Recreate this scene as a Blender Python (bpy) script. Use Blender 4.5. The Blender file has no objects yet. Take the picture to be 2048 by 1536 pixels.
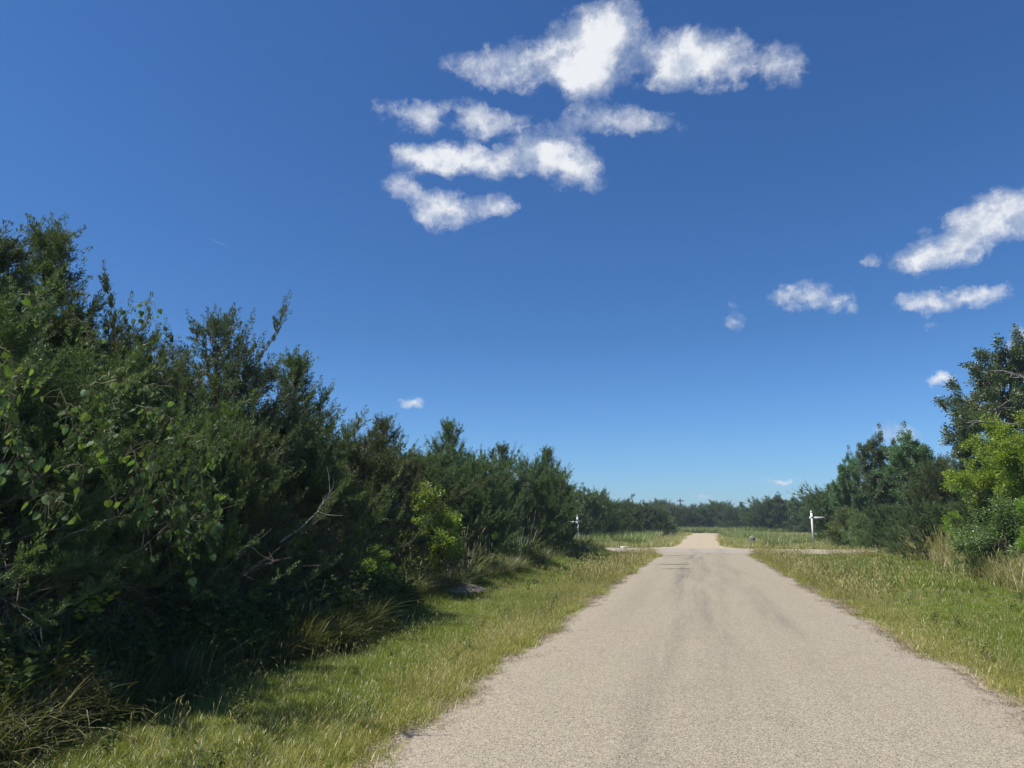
import bpy, math, random
import numpy as np
from mathutils import Vector

random.seed(11)
rng = np.random.default_rng(11)
S = bpy.context.scene
COL = S.collection
PI = math.pi

# ------------------------------------------------------------------ camera
EYE = 1.75
FPX = 1420.0                                    # focal length in photo pixels (2048 wide)
PITCH = math.atan(280 / FPX)
YAW = math.radians(14.414)
cam_d = bpy.data.cameras.new('camera')
cam = bpy.data.objects.new('camera', cam_d)
COL.objects.link(cam)
cam.location = (0, 0, EYE)
cam.rotation_euler = (PI / 2 + PITCH, 0, YAW)
cam_d.sensor_width = 36
cam_d.lens = FPX / 2048 * 36
cam_d.clip_start = 0.1
cam_d.clip_end = 6000
S.camera = cam

FW = np.array([-math.sin(YAW) * math.cos(PITCH), math.cos(YAW) * math.cos(PITCH), math.sin(PITCH)])
RT = np.array([math.cos(YAW), math.sin(YAW), 0.0])
UP = np.cross(RT, FW)
FH = np.array([-math.sin(YAW), math.cos(YAW), 0.0])


def ray(x, y):
    return FW * FPX + RT * (x - 1024) + UP * (768 - y)


def on_ground(x, y):
    v = ray(x, y)
    q = v * (-EYE / v[2])
    return float(q[0]), float(q[1])


def at_side(x, y, X):                            # where a sight line crosses the plane x = X
    v = ray(x, y)
    q = v * (X / v[0])
    return np.array([q[0], q[1], q[2] + EYE])


def at_depth(x, y, D):
    v = ray(x, y)
    q = v * (D / (v @ FH))
    return np.array([q[0], q[1], q[2] + EYE])


# ------------------------------------------------------------------ sun and sky
SUN_EL = math.radians(59)
SUN_AZ = math.radians(-122)                      # clockwise from +Y (the road's direction): from behind on the left
sd = Vector((math.sin(SUN_AZ) * math.cos(SUN_EL), math.cos(SUN_AZ) * math.cos(SUN_EL), math.sin(SUN_EL)))
sun_d = bpy.data.lights.new('sun', 'SUN')
sun_d.energy = 5.0
sun_d.angle = math.radians(0.53)
sun_d.color = (1.0, 0.95, 0.87)
sun = bpy.data.objects.new('sun', sun_d)
COL.objects.link(sun)
sun.rotation_euler = (-sd).to_track_quat('-Z', 'Y').to_euler()
sun.location = sd * 50

S.cycles.use_denoising = True
S.cycles.sample_clamp_indirect = 3.0
S.view_settings.view_transform = 'Standard'
S.view_settings.look = 'None'
S.view_settings.gamma = 1
S.view_settings.exposure = 0.4
S.view_settings.use_curve_mapping = False


class NT:
    """short hand for building node trees"""

    def __init__(self, tree):
        self.t = tree

    def n(self, kind, ins=None, **kw):
        nd = self.t.nodes.new(kind)
        for k, v in kw.items():
            setattr(nd, k, v)
        for k, v in (ins or {}).items():
            s = nd.inputs[k]
            if isinstance(v, bpy.types.NodeSocket):
                self.t.links.new(v, s)
            else:
                s.default_value = v
        return nd

    def link(self, a, b):
        self.t.links.new(a, b)

    def m(self, op, a, b=None, c=None, clamp=False):
        nd = self.t.nodes.new('ShaderNodeMath')
        nd.operation = op
        nd.use_clamp = clamp
        for i, v in enumerate((a, b, c)):
            if v is None:
                continue
            if isinstance(v, bpy.types.NodeSocket):
                self.t.links.new(v, nd.inputs[i])
            else:
                nd.inputs[i].default_value = v
        return nd.outputs[0]

    def v(self, op, a, b=None, scale=None):
        nd = self.t.nodes.new('ShaderNodeVectorMath')
        nd.operation = op
        for i, q in enumerate((a, b)):
            if q is None:
                continue
            if isinstance(q, bpy.types.NodeSocket):
                self.t.links.new(q, nd.inputs[i])
            else:
                nd.inputs[i].default_value = q
        if scale is not None:
            nd.inputs['Scale'].default_value = scale
        return nd.outputs[0]

    def rmp(self, x, a, b, lo=0.0, hi=1.0, smooth=True):
        nd = self.n('ShaderNodeMapRange', {'Value': x, 'From Min': a, 'From Max': b, 'To Min': lo, 'To Max': hi})
        if smooth:
            nd.interpolation_type = 'SMOOTHSTEP'
        return nd.outputs[0]

    def mix(self, f, a, b, blend='MIX'):
        nd = self.t.nodes.new('ShaderNodeMix')
        nd.data_type = 'RGBA'
        nd.blend_type = blend
        for s, q in ((nd.inputs[0], f), (nd.inputs[6], a), (nd.inputs[7], b)):
            if isinstance(q, bpy.types.NodeSocket):
                self.t.links.new(q, s)
            elif isinstance(q, float):
                s.default_value = q
            else:
                s.default_value = (*q, 1) if len(q) == 3 else q
        return nd.outputs[2]

    def noise(self, vec, scale, detail=4, rough=0.55, dist=0.0, color=False):
        nd = self.n('ShaderNodeTexNoise', {'Vector': vec, 'Scale': scale, 'Detail': detail, 'Roughness': rough, 'Distortion': dist})
        return nd.outputs[1 if color else 0]


world = bpy.data.worlds.new('World')
S.world = world
world.use_nodes = True
wt = world.node_tree
wt.nodes.clear()
W = NT(wt)
SKY = 0.105
sky = W.n('ShaderNodeTexSky', sky_type='NISHITA', sun_disc=False)
sky.sun_elevation = SUN_EL
sky.sun_rotation = SUN_AZ
sky.altitude = 300
sky.air_density = 1.25
sky.dust_density = 0.2
sky.ozone_density = 4.0

# clouds: blobs in sky directions (u = x/y, v = z/y), torn by noise.   photo x, y, half width, half height, tilt, weight
CLOUDS = [
    (1190, 90, 120, 105, 0, 1.05), (1185, 165, 95, 70, 0, .7), (1240, 60, 90, 80, 0, .6), (1010, 130, 95, 60, 0, .9), (1090, 150, 90, 60, 0, .5),
    (1390, 115, 130, 75, 0, 1.0), (1340, 140, 90, 60, 0, .5), (1500, 120, 110, 60, 0, .55), (1570, 135, 60, 80, 0, .45), (900, 130, 70, 40, 0, .35),
    (815, 222, 80, 44, 20, .85), (900, 222, 85, 44, 0, .75), (962, 246, 60, 38, 10, .7), (1030, 240, 60, 30, 0, .25),
    (1220, 245, 130, 38, 0, .75), (1330, 250, 70, 32, 0, .5), (1130, 245, 60, 30, 0, .3),
    (868, 310, 105, 38, -3, 1.2), (962, 324, 105, 38, 0, .9), (1080, 300, 90, 55, 0, 1.1), (1150, 335, 80, 60, 35, 1.0), (800, 305, 40, 40, 0, .3),
    (902, 414, 85, 50, 0, 1.2), (828, 378, 75, 32, 24, .75), (1002, 402, 40, 36, 0, .75), 
    (1900, 480, 110, 62, -20, 1.05), (1990, 440, 120, 70, -20, .9), (1835, 520, 60, 45, 0, .8), (1785, 520, 40, 34, 0, .3), (2080, 440, 100, 70, 0, .8),
    (1735, 519, 26, 16, 0, .55),
    (1620, 590, 95, 36, 0, .95), (1675, 605, 60, 26, 10, .5), (1560, 598, 55, 26, 0, .35), (1470, 635, 36, 22, 0, .45), (1475, 605, 30, 20, 0, .2),
    (1930, 597, 110, 36, -4, .9), (1860, 608, 70, 26, 0, .6), (1980, 590, 70, 28, 0, .4), (1870, 648, 45, 20, 0, .4), (1815, 660, 40, 18, 0, .35),
    (1885, 757, 40, 20, 0, 1.0), (2060, 690, 60, 50, 0, .8), (1800, 870, 60, 30, 0, .8), (826, 803, 42, 13, 5, .8), (790, 795, 14, 6, 0, .3),
    (1552, 967, 36, 10, 0, .85), (1490, 965, 70, 9, 0, .22), (1600, 958, 70, 10, 0, .22), (1405, 996, 34, 10, 0, .5), (1440, 999, 30, 8, 0, .3),
]


def uv_of(x, y):
    v = ray(x, y)
    return np.array([v[0] / v[1], v[2] / v[1]])


tc = W.n('ShaderNodeTexCoord')
dirv = tc.outputs['Generated']
sep = W.n('ShaderNodeSeparateXYZ', {0: dirv})
yy = W.m('MAXIMUM', sep.outputs[1], 0.05)
u = W.m('DIVIDE', sep.outputs[0], yy)
vv = W.m('DIVIDE', sep.outputs[2], yy)
uv = W.n('ShaderNodeCombineXYZ', {0: u, 1: vv}).outputs[0]
w1 = W.v('SCALE', W.v('SUBTRACT', W.noise(dirv, 9, 3, .6, color=True), (.5, .5, .5)), scale=.05)
w2 = W.v('SCALE', W.v('SUBTRACT', W.noise(dirv, 34, 6, .68, color=True), (.5, .5, .5)), scale=.045)
wuv = W.v('ADD', W.v('ADD', uv, w1), w2)
wuv = W.v('MULTIPLY', wuv, (1, 1, 0))
field = None
for (cx, cy, rx, ry, tilt, wgt) in CLOUDS:
    c = uv_of(cx, cy)
    a = math.radians(tilt)
    ax = uv_of(cx + rx * math.cos(a), cy + rx * math.sin(a)) - c
    bx = uv_of(cx - ry * math.sin(a), cy + ry * math.cos(a)) - c
    mp = W.n('ShaderNodeMapping', {'Vector': wuv, 'Location': (c[0], c[1], 0), 'Rotation': (0, 0, math.atan2(ax[1], ax[0])),
                                   'Scale': (1.13 * np.linalg.norm(ax), 1.06 * np.linalg.norm(bx), 1)}, vector_type='TEXTURE')
    g = W.n('ShaderNodeTexGradient', {0: mp.outputs[0]}, gradient_type='SPHERICAL')
    field = W.m('MULTIPLY', g.outputs[1], wgt) if field is None else W.m('MULTIPLY_ADD', g.outputs[1], wgt, field)
front = W.rmp(sep.outputs[1], .1, .25)
fb = W.noise(W.v('ADD', W.v('MULTIPLY', dirv, (1, 1, 1.2)), w2), 15, 10, .64, .15)
fb2 = W.noise(W.v('ADD', dirv, W.v('SCALE', w1, scale=.4)), 75, 7, .68, .0)
# noise gnaws at the thin rims, little at the thick hearts
torn = W.m('ADD', W.m('MULTIPLY', W.m('SUBTRACT', fb, .53), 2.9), W.m('MULTIPLY', W.m('SUBTRACT', fb2, .5), .36))
torn = W.m('MULTIPLY', torn, W.rmp(field, .1, 1.2, 1.0, .75))
has = W.rmp(field, .0, .26)
dens = W.m('MULTIPLY', W.m('ADD', W.m('MULTIPLY', field, 1.15), torn), has)
alpha = W.m('MULTIPLY', W.rmp(dens, .10, 1.15, smooth=False), front)
alpha = W.m('MULTIPLY', W.m('POWER', W.m('MAXIMUM', alpha, 0.0), 1.2), .95)
# painted relief: cloud colour whiter towards the sun and where thick, greyer below
r1 = W.noise(dirv, 20, 6, .58)
r2 = W.noise(W.v('ADD', dirv, (-.012, 0, .022)), 20, 6, .58)
relief = W.m('ADD', W.m('MULTIPLY_ADD', W.m('SUBTRACT', r1, r2), 2.4, .55), W.rmp(dens, .3, 1.4, -.2, .15))
ccol = W.mix(W.rmp(relief, .10, .75), (.37, .43, .53), (.675, .69, .715))
# a short contrail far up on the left
p0, p1 = uv_of(412, 474), uv_of(464, 497)
cd = p1 - p0
cm = W.n('ShaderNodeMapping', {'Vector': uv, 'Location': ((p0[0] + p1[0]) / 2, (p0[1] + p1[1]) / 2, 0), 'Rotation': (0, 0, math.atan2(cd[1], cd[0])),
                               'Scale': (np.linalg.norm(cd) * .55, .0016, 1)}, vector_type='TEXTURE')
cg = W.n('ShaderNodeTexGradient', {0: cm.outputs[0]}, gradient_type='SPHERICAL')
alpha = W.m('MAXIMUM', alpha, W.m('MULTIPLY', W.m('MULTIPLY', cg.outputs[1], .14), front))
skyc = W.mix(1.0, sky.outputs[0], W.mix(W.rmp(sep.outputs[2], .0, .26, smooth=False), (.42, .66, 1.05), (.29, .50, .77)), 'MULTIPLY')   # the clear deep blue of this day
bg = W.n('ShaderNodeBackground', {'Color': skyc, 'Strength': SKY})
bc = W.n('ShaderNodeBackground', {'Color': ccol, 'Strength': 1.0})
ms = W.n('ShaderNodeMixShader', {0: alpha, 1: bg.outputs[0], 2: bc.outputs[0]})
wo = W.n('ShaderNodeOutputWorld', {0: ms.outputs[0]})


# ------------------------------------------------------------------ small tools
def tag(o, label=None, cat=None, group=None, kind=None):
    for k, q in (('label', label), ('category', cat), ('group', group), ('kind', kind)):
        if q:
            o[k] = q
    return o


def empty(name, loc=(0, 0, 0), rz=0.0):
    o = bpy.data.objects.new(name, None)
    o.empty_display_size = .3
    o.location = loc
    o.rotation_euler = (0, 0, rz)
    COL.objects.link(o)
    return o


def link(o, parent=None):
    COL.objects.link(o)
    if parent is not None:
        o.parent = parent
    return o


def mesh(name, V, F, mat, attrs=None, smooth=False):
    """V (n,3); F list of (k, m) index arrays with m corners each"""
    me = bpy.data.meshes.new(name)
    V = np.asarray(V, dtype=np.float32)
    if isinstance(F, np.ndarray):
        F = [F]
    tot = sum(f.shape[0] for f in F)
    loops = np.concatenate([f.ravel() for f in F]).astype(np.int32)
    starts, s = [], 0
    for f in F:
        starts.append(s + np.arange(f.shape[0]) * f.shape[1])
        s += f.size
    starts = np.concatenate(starts).astype(np.int32)
    me.vertices.add(len(V))
    me.vertices.foreach_set('co', V.ravel())
    me.loops.add(len(loops))
    me.loops.foreach_set('vertex_index', loops)
    me.polygons.add(tot)
    me.polygons.foreach_set('loop_start', starts)
    for k, q in (attrs or {}).items():
        at = me.attributes.new(k, 'FLOAT', 'POINT')
        at.data.foreach_set('value', np.asarray(q, dtype=np.float32))
    me.update(calc_edges=True)
    if smooth:
        me.polygons.foreach_set('use_smooth', np.ones(tot, dtype=bool))
    if mat:
        me.materials.append(mat)
    return me


def obj(name, me, parent=None):
    return link(bpy.data.objects.new(name, me), parent)


class MB:
    """collects boxes, tubes and loose polygons into one mesh"""

    def __init__(self):
        self.V, self.F3, self.F4, self.n = [], [], [], 0

    def add(self, V, F):
        V = np.asarray(V, float)
        F = np.asarray(F)
        (self.F3 if F.shape[1] == 3 else self.F4).append(F + self.n)
        self.V.append(V)
        self.n += len(V)

    def box(self, c, s, rz=0.0, taper=1.0):
        x, y, z = s[0] / 2, s[1] / 2, s[2] / 2
        V = np.array([(-x, -y, -z), (x, -y, -z), (x, y, -z), (-x, y, -z), (-x * taper, -y * taper, z), (x * taper, -y * taper, z), (x * taper, y * taper, z), (-x * taper, y * taper, z)])
        cs, sn = math.cos(rz), math.sin(rz)
        V[:, :2] = V[:, :2] @ np.array([[cs, sn], [-sn, cs]])
        self.add(V + np.array(c), [(0, 3, 2, 1), (4, 5, 6, 7), (0, 1, 5, 4), (1, 2, 6, 5), (2, 3, 7, 6), (3, 0, 4, 7)])

    def tube(self, P, R, sides=5):
        P = np.asarray(P, float)
        n = len(P)
        R = np.broadcast_to(np.asarray(R, float), (n,))
        T = np.gradient(P, axis=0)
        T /= np.linalg.norm(T, axis=1)[:, None] + 1e-9
        ref = np.where(np.abs(T[:, 2:3]) > .9, np.array([[1., 0, 0]]), np.array([[0, 0, 1.]]))
        A = np.cross(T, ref)
        A /= np.linalg.norm(A, axis=1)[:, None] + 1e-9
        B = np.cross(T, A)
        th = np.arange(sides) * 2 * PI / sides
        V = P[:, None, :] + R[:, None, None] * (A[:, None, :] * np.cos(th)[None, :, None] + B[:, None, :] * np.sin(th)[None, :, None])
        i = np.arange(n - 1)[:, None] * sides
        j = np.arange(sides)[None, :]
        k = (np.arange(sides)[None, :] + 1) % sides
        F = np.stack([i + j, i + k, i + sides + k, i + sides + j], -1).reshape(-1, 4)
        self.add(V.reshape(-1, 3), F)

    def mesh(self, name, mat, smooth=False):
        F = []
        if self.F4:
            F.append(np.concatenate(self.F4))
        if self.F3:
            F.append(np.concatenate(self.F3))
        return mesh(name, np.concatenate(self.V), F, mat, smooth=smooth)


def unit(a):
    return a / (np.linalg.norm(a, axis=-1, keepdims=True) + 1e-9)


def noise1(x, seed=0, f=1.0):
    x = np.asarray(x, float) * f
    r = np.random.default_rng(seed)
    ph = r.uniform(0, 6.28, 6)
    return sum(np.sin(x * k + p) / k ** .7 for k, p in zip((1, 2.3, 4.1, 7.7, 13.9, 23.3), ph)) / 2.6


def noise2(x, y, seed=0):
    r = np.random.default_rng(seed)
    o = 0
    for k in (.35, .8, 1.7, 3.6):
        a, b, p, q = r.uniform(-1, 1), r.uniform(-1, 1), r.uniform(0, 6), r.uniform(0, 6)
        o = o + np.sin(k * (x + a * y) + p) * np.cos(k * (y - b * x) + q) / (1 + k)
    return o


# ------------------------------------------------------------------ materials
def new_mat(name):
    m = bpy.data.materials.new(name)
    m.use_nodes = True
    m.node_tree.nodes.clear()
    return m, NT(m.node_tree)


def leaf_mat(name, a, b, trans=.35, tcol=None, gloss=.05, rough=.42, var=.55, patch=None):
    """thin leaf: diffuse + translucent + a little gloss; every leaf (tint) and every plant (random) has its own green"""
    m, t = new_mat(name)
    tint = t.n('ShaderNodeAttribute', attribute_name='tint').outputs['Fac']
    oi = t.n('ShaderNodeObjectInfo')
    col = t.mix(tint, a, b)
    if patch:
        geo = t.n('ShaderNodeNewGeometry')
        nz = t.noise(geo.outputs['Position'], patch[0], 3, .6)
        col = t.mix(t.rmp(nz, patch[2], patch[3]), col, patch[1])
    hs = t.n('ShaderNodeHueSaturation', {'Hue': t.m('MULTIPLY_ADD', oi.outputs['Random'], .055, .4725), 'Saturation': 1.0,
                                         'Value': t.m('MULTIPLY_ADD', oi.outputs['Random'], var, 1 - var / 2), 'Color': col})
    col = hs.outputs[0]
    d = t.n('ShaderNodeBsdfDiffuse', {'Color': col})
    tr = t.n('ShaderNodeBsdfTranslucent', {'Color': t.mix(1.0, col, tcol or (1.25, 1.3, .6), 'MULTIPLY')})
    g = t.n('ShaderNodeBsdfGlossy', {'Color': (.9, .9, .9, 1), 'Roughness': rough})
    s = t.n('ShaderNodeMixShader', {0: trans, 1: d.outputs[0], 2: tr.outputs[0]})
    s = t.n('ShaderNodeMixShader', {0: gloss, 1: s.outputs[0], 2: g.outputs[0]})
    t.n('ShaderNodeOutputMaterial', {0: s.outputs[0]})
    return m


def plain_mat(name, a, b, scale=8, rough=.85, bump=0.0, stretch=(1, 1, 1), spec=.3, detail=5):
    m, t = new_mat(name)
    tc_ = t.n('ShaderNodeTexCoord')
    vec = t.v('MULTIPLY', tc_.outputs['Object'], stretch)
    nz = t.noise(vec, scale, detail, .6)
    p = t.n('ShaderNodeBsdfPrincipled', {'Base Color': t.mix(t.rmp(nz, .3, .7), a, b), 'Roughness': rough, 'Specular IOR Level': spec})
    if bump:
        t.link(t.n('ShaderNodeBump', {'Strength': bump, 'Distance': .02, 'Height': nz}).outputs[0], p.inputs['Normal'])
    t.n('ShaderNodeOutputMaterial', {0: p.outputs[0]})
    return m


M_JUN = leaf_mat('juniper_leaf', (.060, .100, .034), (.150, .190, .062), .27, gloss=.03, rough=.5, patch=(.9, (.17, .160, .060), .60, .80))
M_JUNB = leaf_mat('blue_juniper_leaf', (.062, .108, .056), (.145, .195, .095), .27, gloss=.035, rough=.5)
M_OAK = leaf_mat('oak_leaf', (.070, .128, .050), (.155, .220, .085), .32, gloss=.045, rough=.45)
M_ELM = leaf_mat('elm_leaf', (.090, .155, .036), (.165, .235, .060), .38, gloss=.05)
M_YEL = leaf_mat('yellow_green_leaf', (.165, .265, .030), (.285, .375, .052), .45, tcol=(1.05, 1.3, .5), gloss=.03, var=.15)
M_SAP = leaf_mat('sapling_leaf', (.16, .26, .030), (.28, .37, .055), .45, gloss=.03, var=.15)
M_GRAPE = leaf_mat('grape_leaf', (.065, .115, .035), (.150, .200, .080), .38, gloss=.02, rough=.6, var=.8, tcol=(1.5, 1.6, .45))
M_WEED = leaf_mat('weed_leaf', (.050, .085, .022), (.115, .135, .040), .35, gloss=.015, rough=.6)
M_BARK = plain_mat('bark', (.10, .078, .06), (.22, .19, .16), 14, .95, .8, (1, 1, .25))
M_DEAD = plain_mat('dead_wood', (.115, .092, .070), (.26, .22, .175), 10, .9, .3)
M_PALE = plain_mat('pale_dead_wood', (.26, .235, .20), (.46, .43, .38), 8, .9, .2)
M_STEM = plain_mat('vine_stem', (.13, .15, .06), (.28, .29, .15), 20, .8)
M_WHITE = plain_mat('white_paint', (.74, .74, .72), (.84, .84, .83), 6, .5, .05, (1, 1, .4))
M_GREYW = plain_mat('greyed_white_paint', (.56, .56, .54), (.76, .76, .74), 7, .7, .2, (1, 1, .5))  # dappled tree shade on the left post painted in as grey
M_BLACK = plain_mat('black_lettering', (.015, .017, .02), (.03, .03, .035), 5, .6)
M_CONC = plain_mat('pale_concrete', (.50, .46, .38), (.68, .64, .55), 9, .9, .3)
M_POLE = plain_mat('creosoted_wood', (.045, .04, .036), (.09, .08, .07), 6, .9, .2)
M_GSIGN = plain_mat('faded_grey_print', (.16, .165, .15), (.24, .24, .225), 6, .6)
M_WIRE = plain_mat('steel_wire', (.3, .3, .3), (.4, .4, .4), 6, .4)


# ------------------------------------------------------------------ the ground and the roads
def road_left(y):
    y = np.asarray(y, float)
    e = -2.50 + .10 * noise1(y, 1, .9) + .08 * noise1(y, 2, 3.1) + .05 * noise1(y, 31, 9.0)
    return e + np.clip((y - 37) / 6.5, 0, 1) * .42 - np.clip((y - 43.4) / 2.3, 0, 1) ** 2 * 3.2


def road_right(y):
    y = np.asarray(y, float)
    e = 2.92 + .10 * noise1(y, 3, .8) + .08 * noise1(y, 4, 3.3) + .05 * noise1(y, 32, 9.5)
    return e - np.clip((y - 36) / 9, 0, 1) * .25 + np.clip((y - 43.6) / 2.1, 0, 1) ** 2 * 3.0


def far_left(y):
    y = np.asarray(y, float)
    return -1.95 + np.clip((y - 66) / 70, 0, 1) ** 1.5 * .75 + .08 * noise1(y, 5, .5) - np.clip((58.5 - y) / 5.0, 0, 1) ** 2 * 4.2


def far_right(y):
    y = np.asarray(y, float)
    return 2.0 + np.clip((y - 66) / 70, 0, 1) ** 1.5 * 1.75 + .08 * noise1(y, 6, .5) + np.clip((58.5 - y) / 5.0, 0, 1) ** 2 * 3.2


CROSS0, CROSS1 = 45.6, 53.6


def paved(x, y):
    a = (y < CROSS0) & (x > road_left(y)) & (x < road_right(y))
    b = (y >= CROSS0) & (y <= CROSS1)
    c = (y > CROSS1) & (y < 141) & (x > far_left(y)) & (x < far_right(y))
    d = (y > 138) & (y < 143.5) & (x < 3.5)
    return a | b | c | d


def height(x, y):
    x = np.asarray(x, float)
    y = np.asarray(y, float)
    off = np.minimum(np.abs(x - .2) - 3.0, 1e9)
    k = np.clip(off / 1.2, 0, 1)
    k = k * np.clip(np.minimum(np.abs(y - CROSS0 + .0), np.abs(y - CROSS1)) / 2, 0, 1) * np.where((y > CROSS0) & (y < CROSS1), 0, 1)
    h = k * .045 * noise2(x * 1.3, y * 1.3, 3)
    bank = np.clip((-5.0 - x + .35 * noise1(y, 9, .8)) / .9, 0, 1)
    h = h + np.where(y < 45, bank * bank * (3 - 2 * bank) * .22, 0)
    h = h + np.where(y < 46, np.clip((x - 8) / 6, 0, 1) * .25, 0)
    return h


def ground_mat():
    m, t = new_mat('ground_soil')
    geo = t.n('ShaderNodeNewGeometry')
    pos = geo.outputs['Position']
    n1 = t.noise(pos, .35, 5, .6)
    n2 = t.noise(pos, 9, 6, .65)
    grass = t.mix(t.rmp(n1, .35, .65), (.12, .14, .042), (.19, .175, .070))
    col = t.mix(t.rmp(n2, .35, .7), grass, (.16, .13, .075))
    sp = t.n('ShaderNodeSeparateXYZ', {0: pos})
    dl = t.m('SUBTRACT', t.m('ABSOLUTE', t.m('SUBTRACT', sp.outputs[0], .2)), 2.65)
    edge = t.rmp(t.m('MULTIPLY_ADD', t.m('SUBTRACT', t.noise(pos, 3.0, 4, .6), .5), .9, dl), .10, .55, 1, 0)
    edge = t.m('MULTIPLY', edge, t.rmp(sp.outputs[1], 140, 150, 1, 0))
    grit = t.noise(pos, 70, 3, .7)
    col = t.mix(edge, col, t.mix(t.rmp(grit, .35, .65), (.24, .19, .14), (.46, .39, .31)))
    # leaf litter below the trees on the left
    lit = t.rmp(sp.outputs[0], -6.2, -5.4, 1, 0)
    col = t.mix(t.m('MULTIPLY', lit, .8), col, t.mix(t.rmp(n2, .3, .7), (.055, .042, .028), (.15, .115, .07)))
    p = t.n('ShaderNodeBsdfPrincipled', {'Base Color': col, 'Roughness': .95, 'Specular IOR Level': .1})
    t.link(t.n('ShaderNodeBump', {'Strength': .7, 'Distance': .03, 'Height': n2}).outputs[0], p.inputs['Normal'])
    t.n('ShaderNodeOutputMaterial', {0: p.outputs[0]})
    return m


def axis(lo, hi, d0, d1, span):
    """coordinates: fine (d0) inside -span..span, coarser outside"""
    a = [0.0]
    while a[-1] < hi:
        q = abs(a[-1])
        a.append(a[-1] + (d0 if q < span else d0 + (q - span) * .12))
    b = [0.0]
    while b[-1] > lo:
        q = abs(b[-1])
        b.append(b[-1] - (d0 if q < span else d0 + (q - span) * .12))
    return np.array(sorted(set(b + a)))


gx, gy = axis(-900, 900, .4, 0, 18), axis(-300, 1200, .5, 0, 62)
GX, GY = np.meshgrid(gx, gy)
GZ = height(GX, GY)
nx, ny = len(gx), len(gy)
ii = (np.arange(ny - 1)[:, None] * nx + np.arange(nx - 1)[None, :]).ravel()
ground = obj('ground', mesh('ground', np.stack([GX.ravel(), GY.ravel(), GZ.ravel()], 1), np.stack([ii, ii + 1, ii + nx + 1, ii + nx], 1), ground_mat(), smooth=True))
tag(ground, 'grassy soil of the verges and fields', kind='structure')


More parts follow.
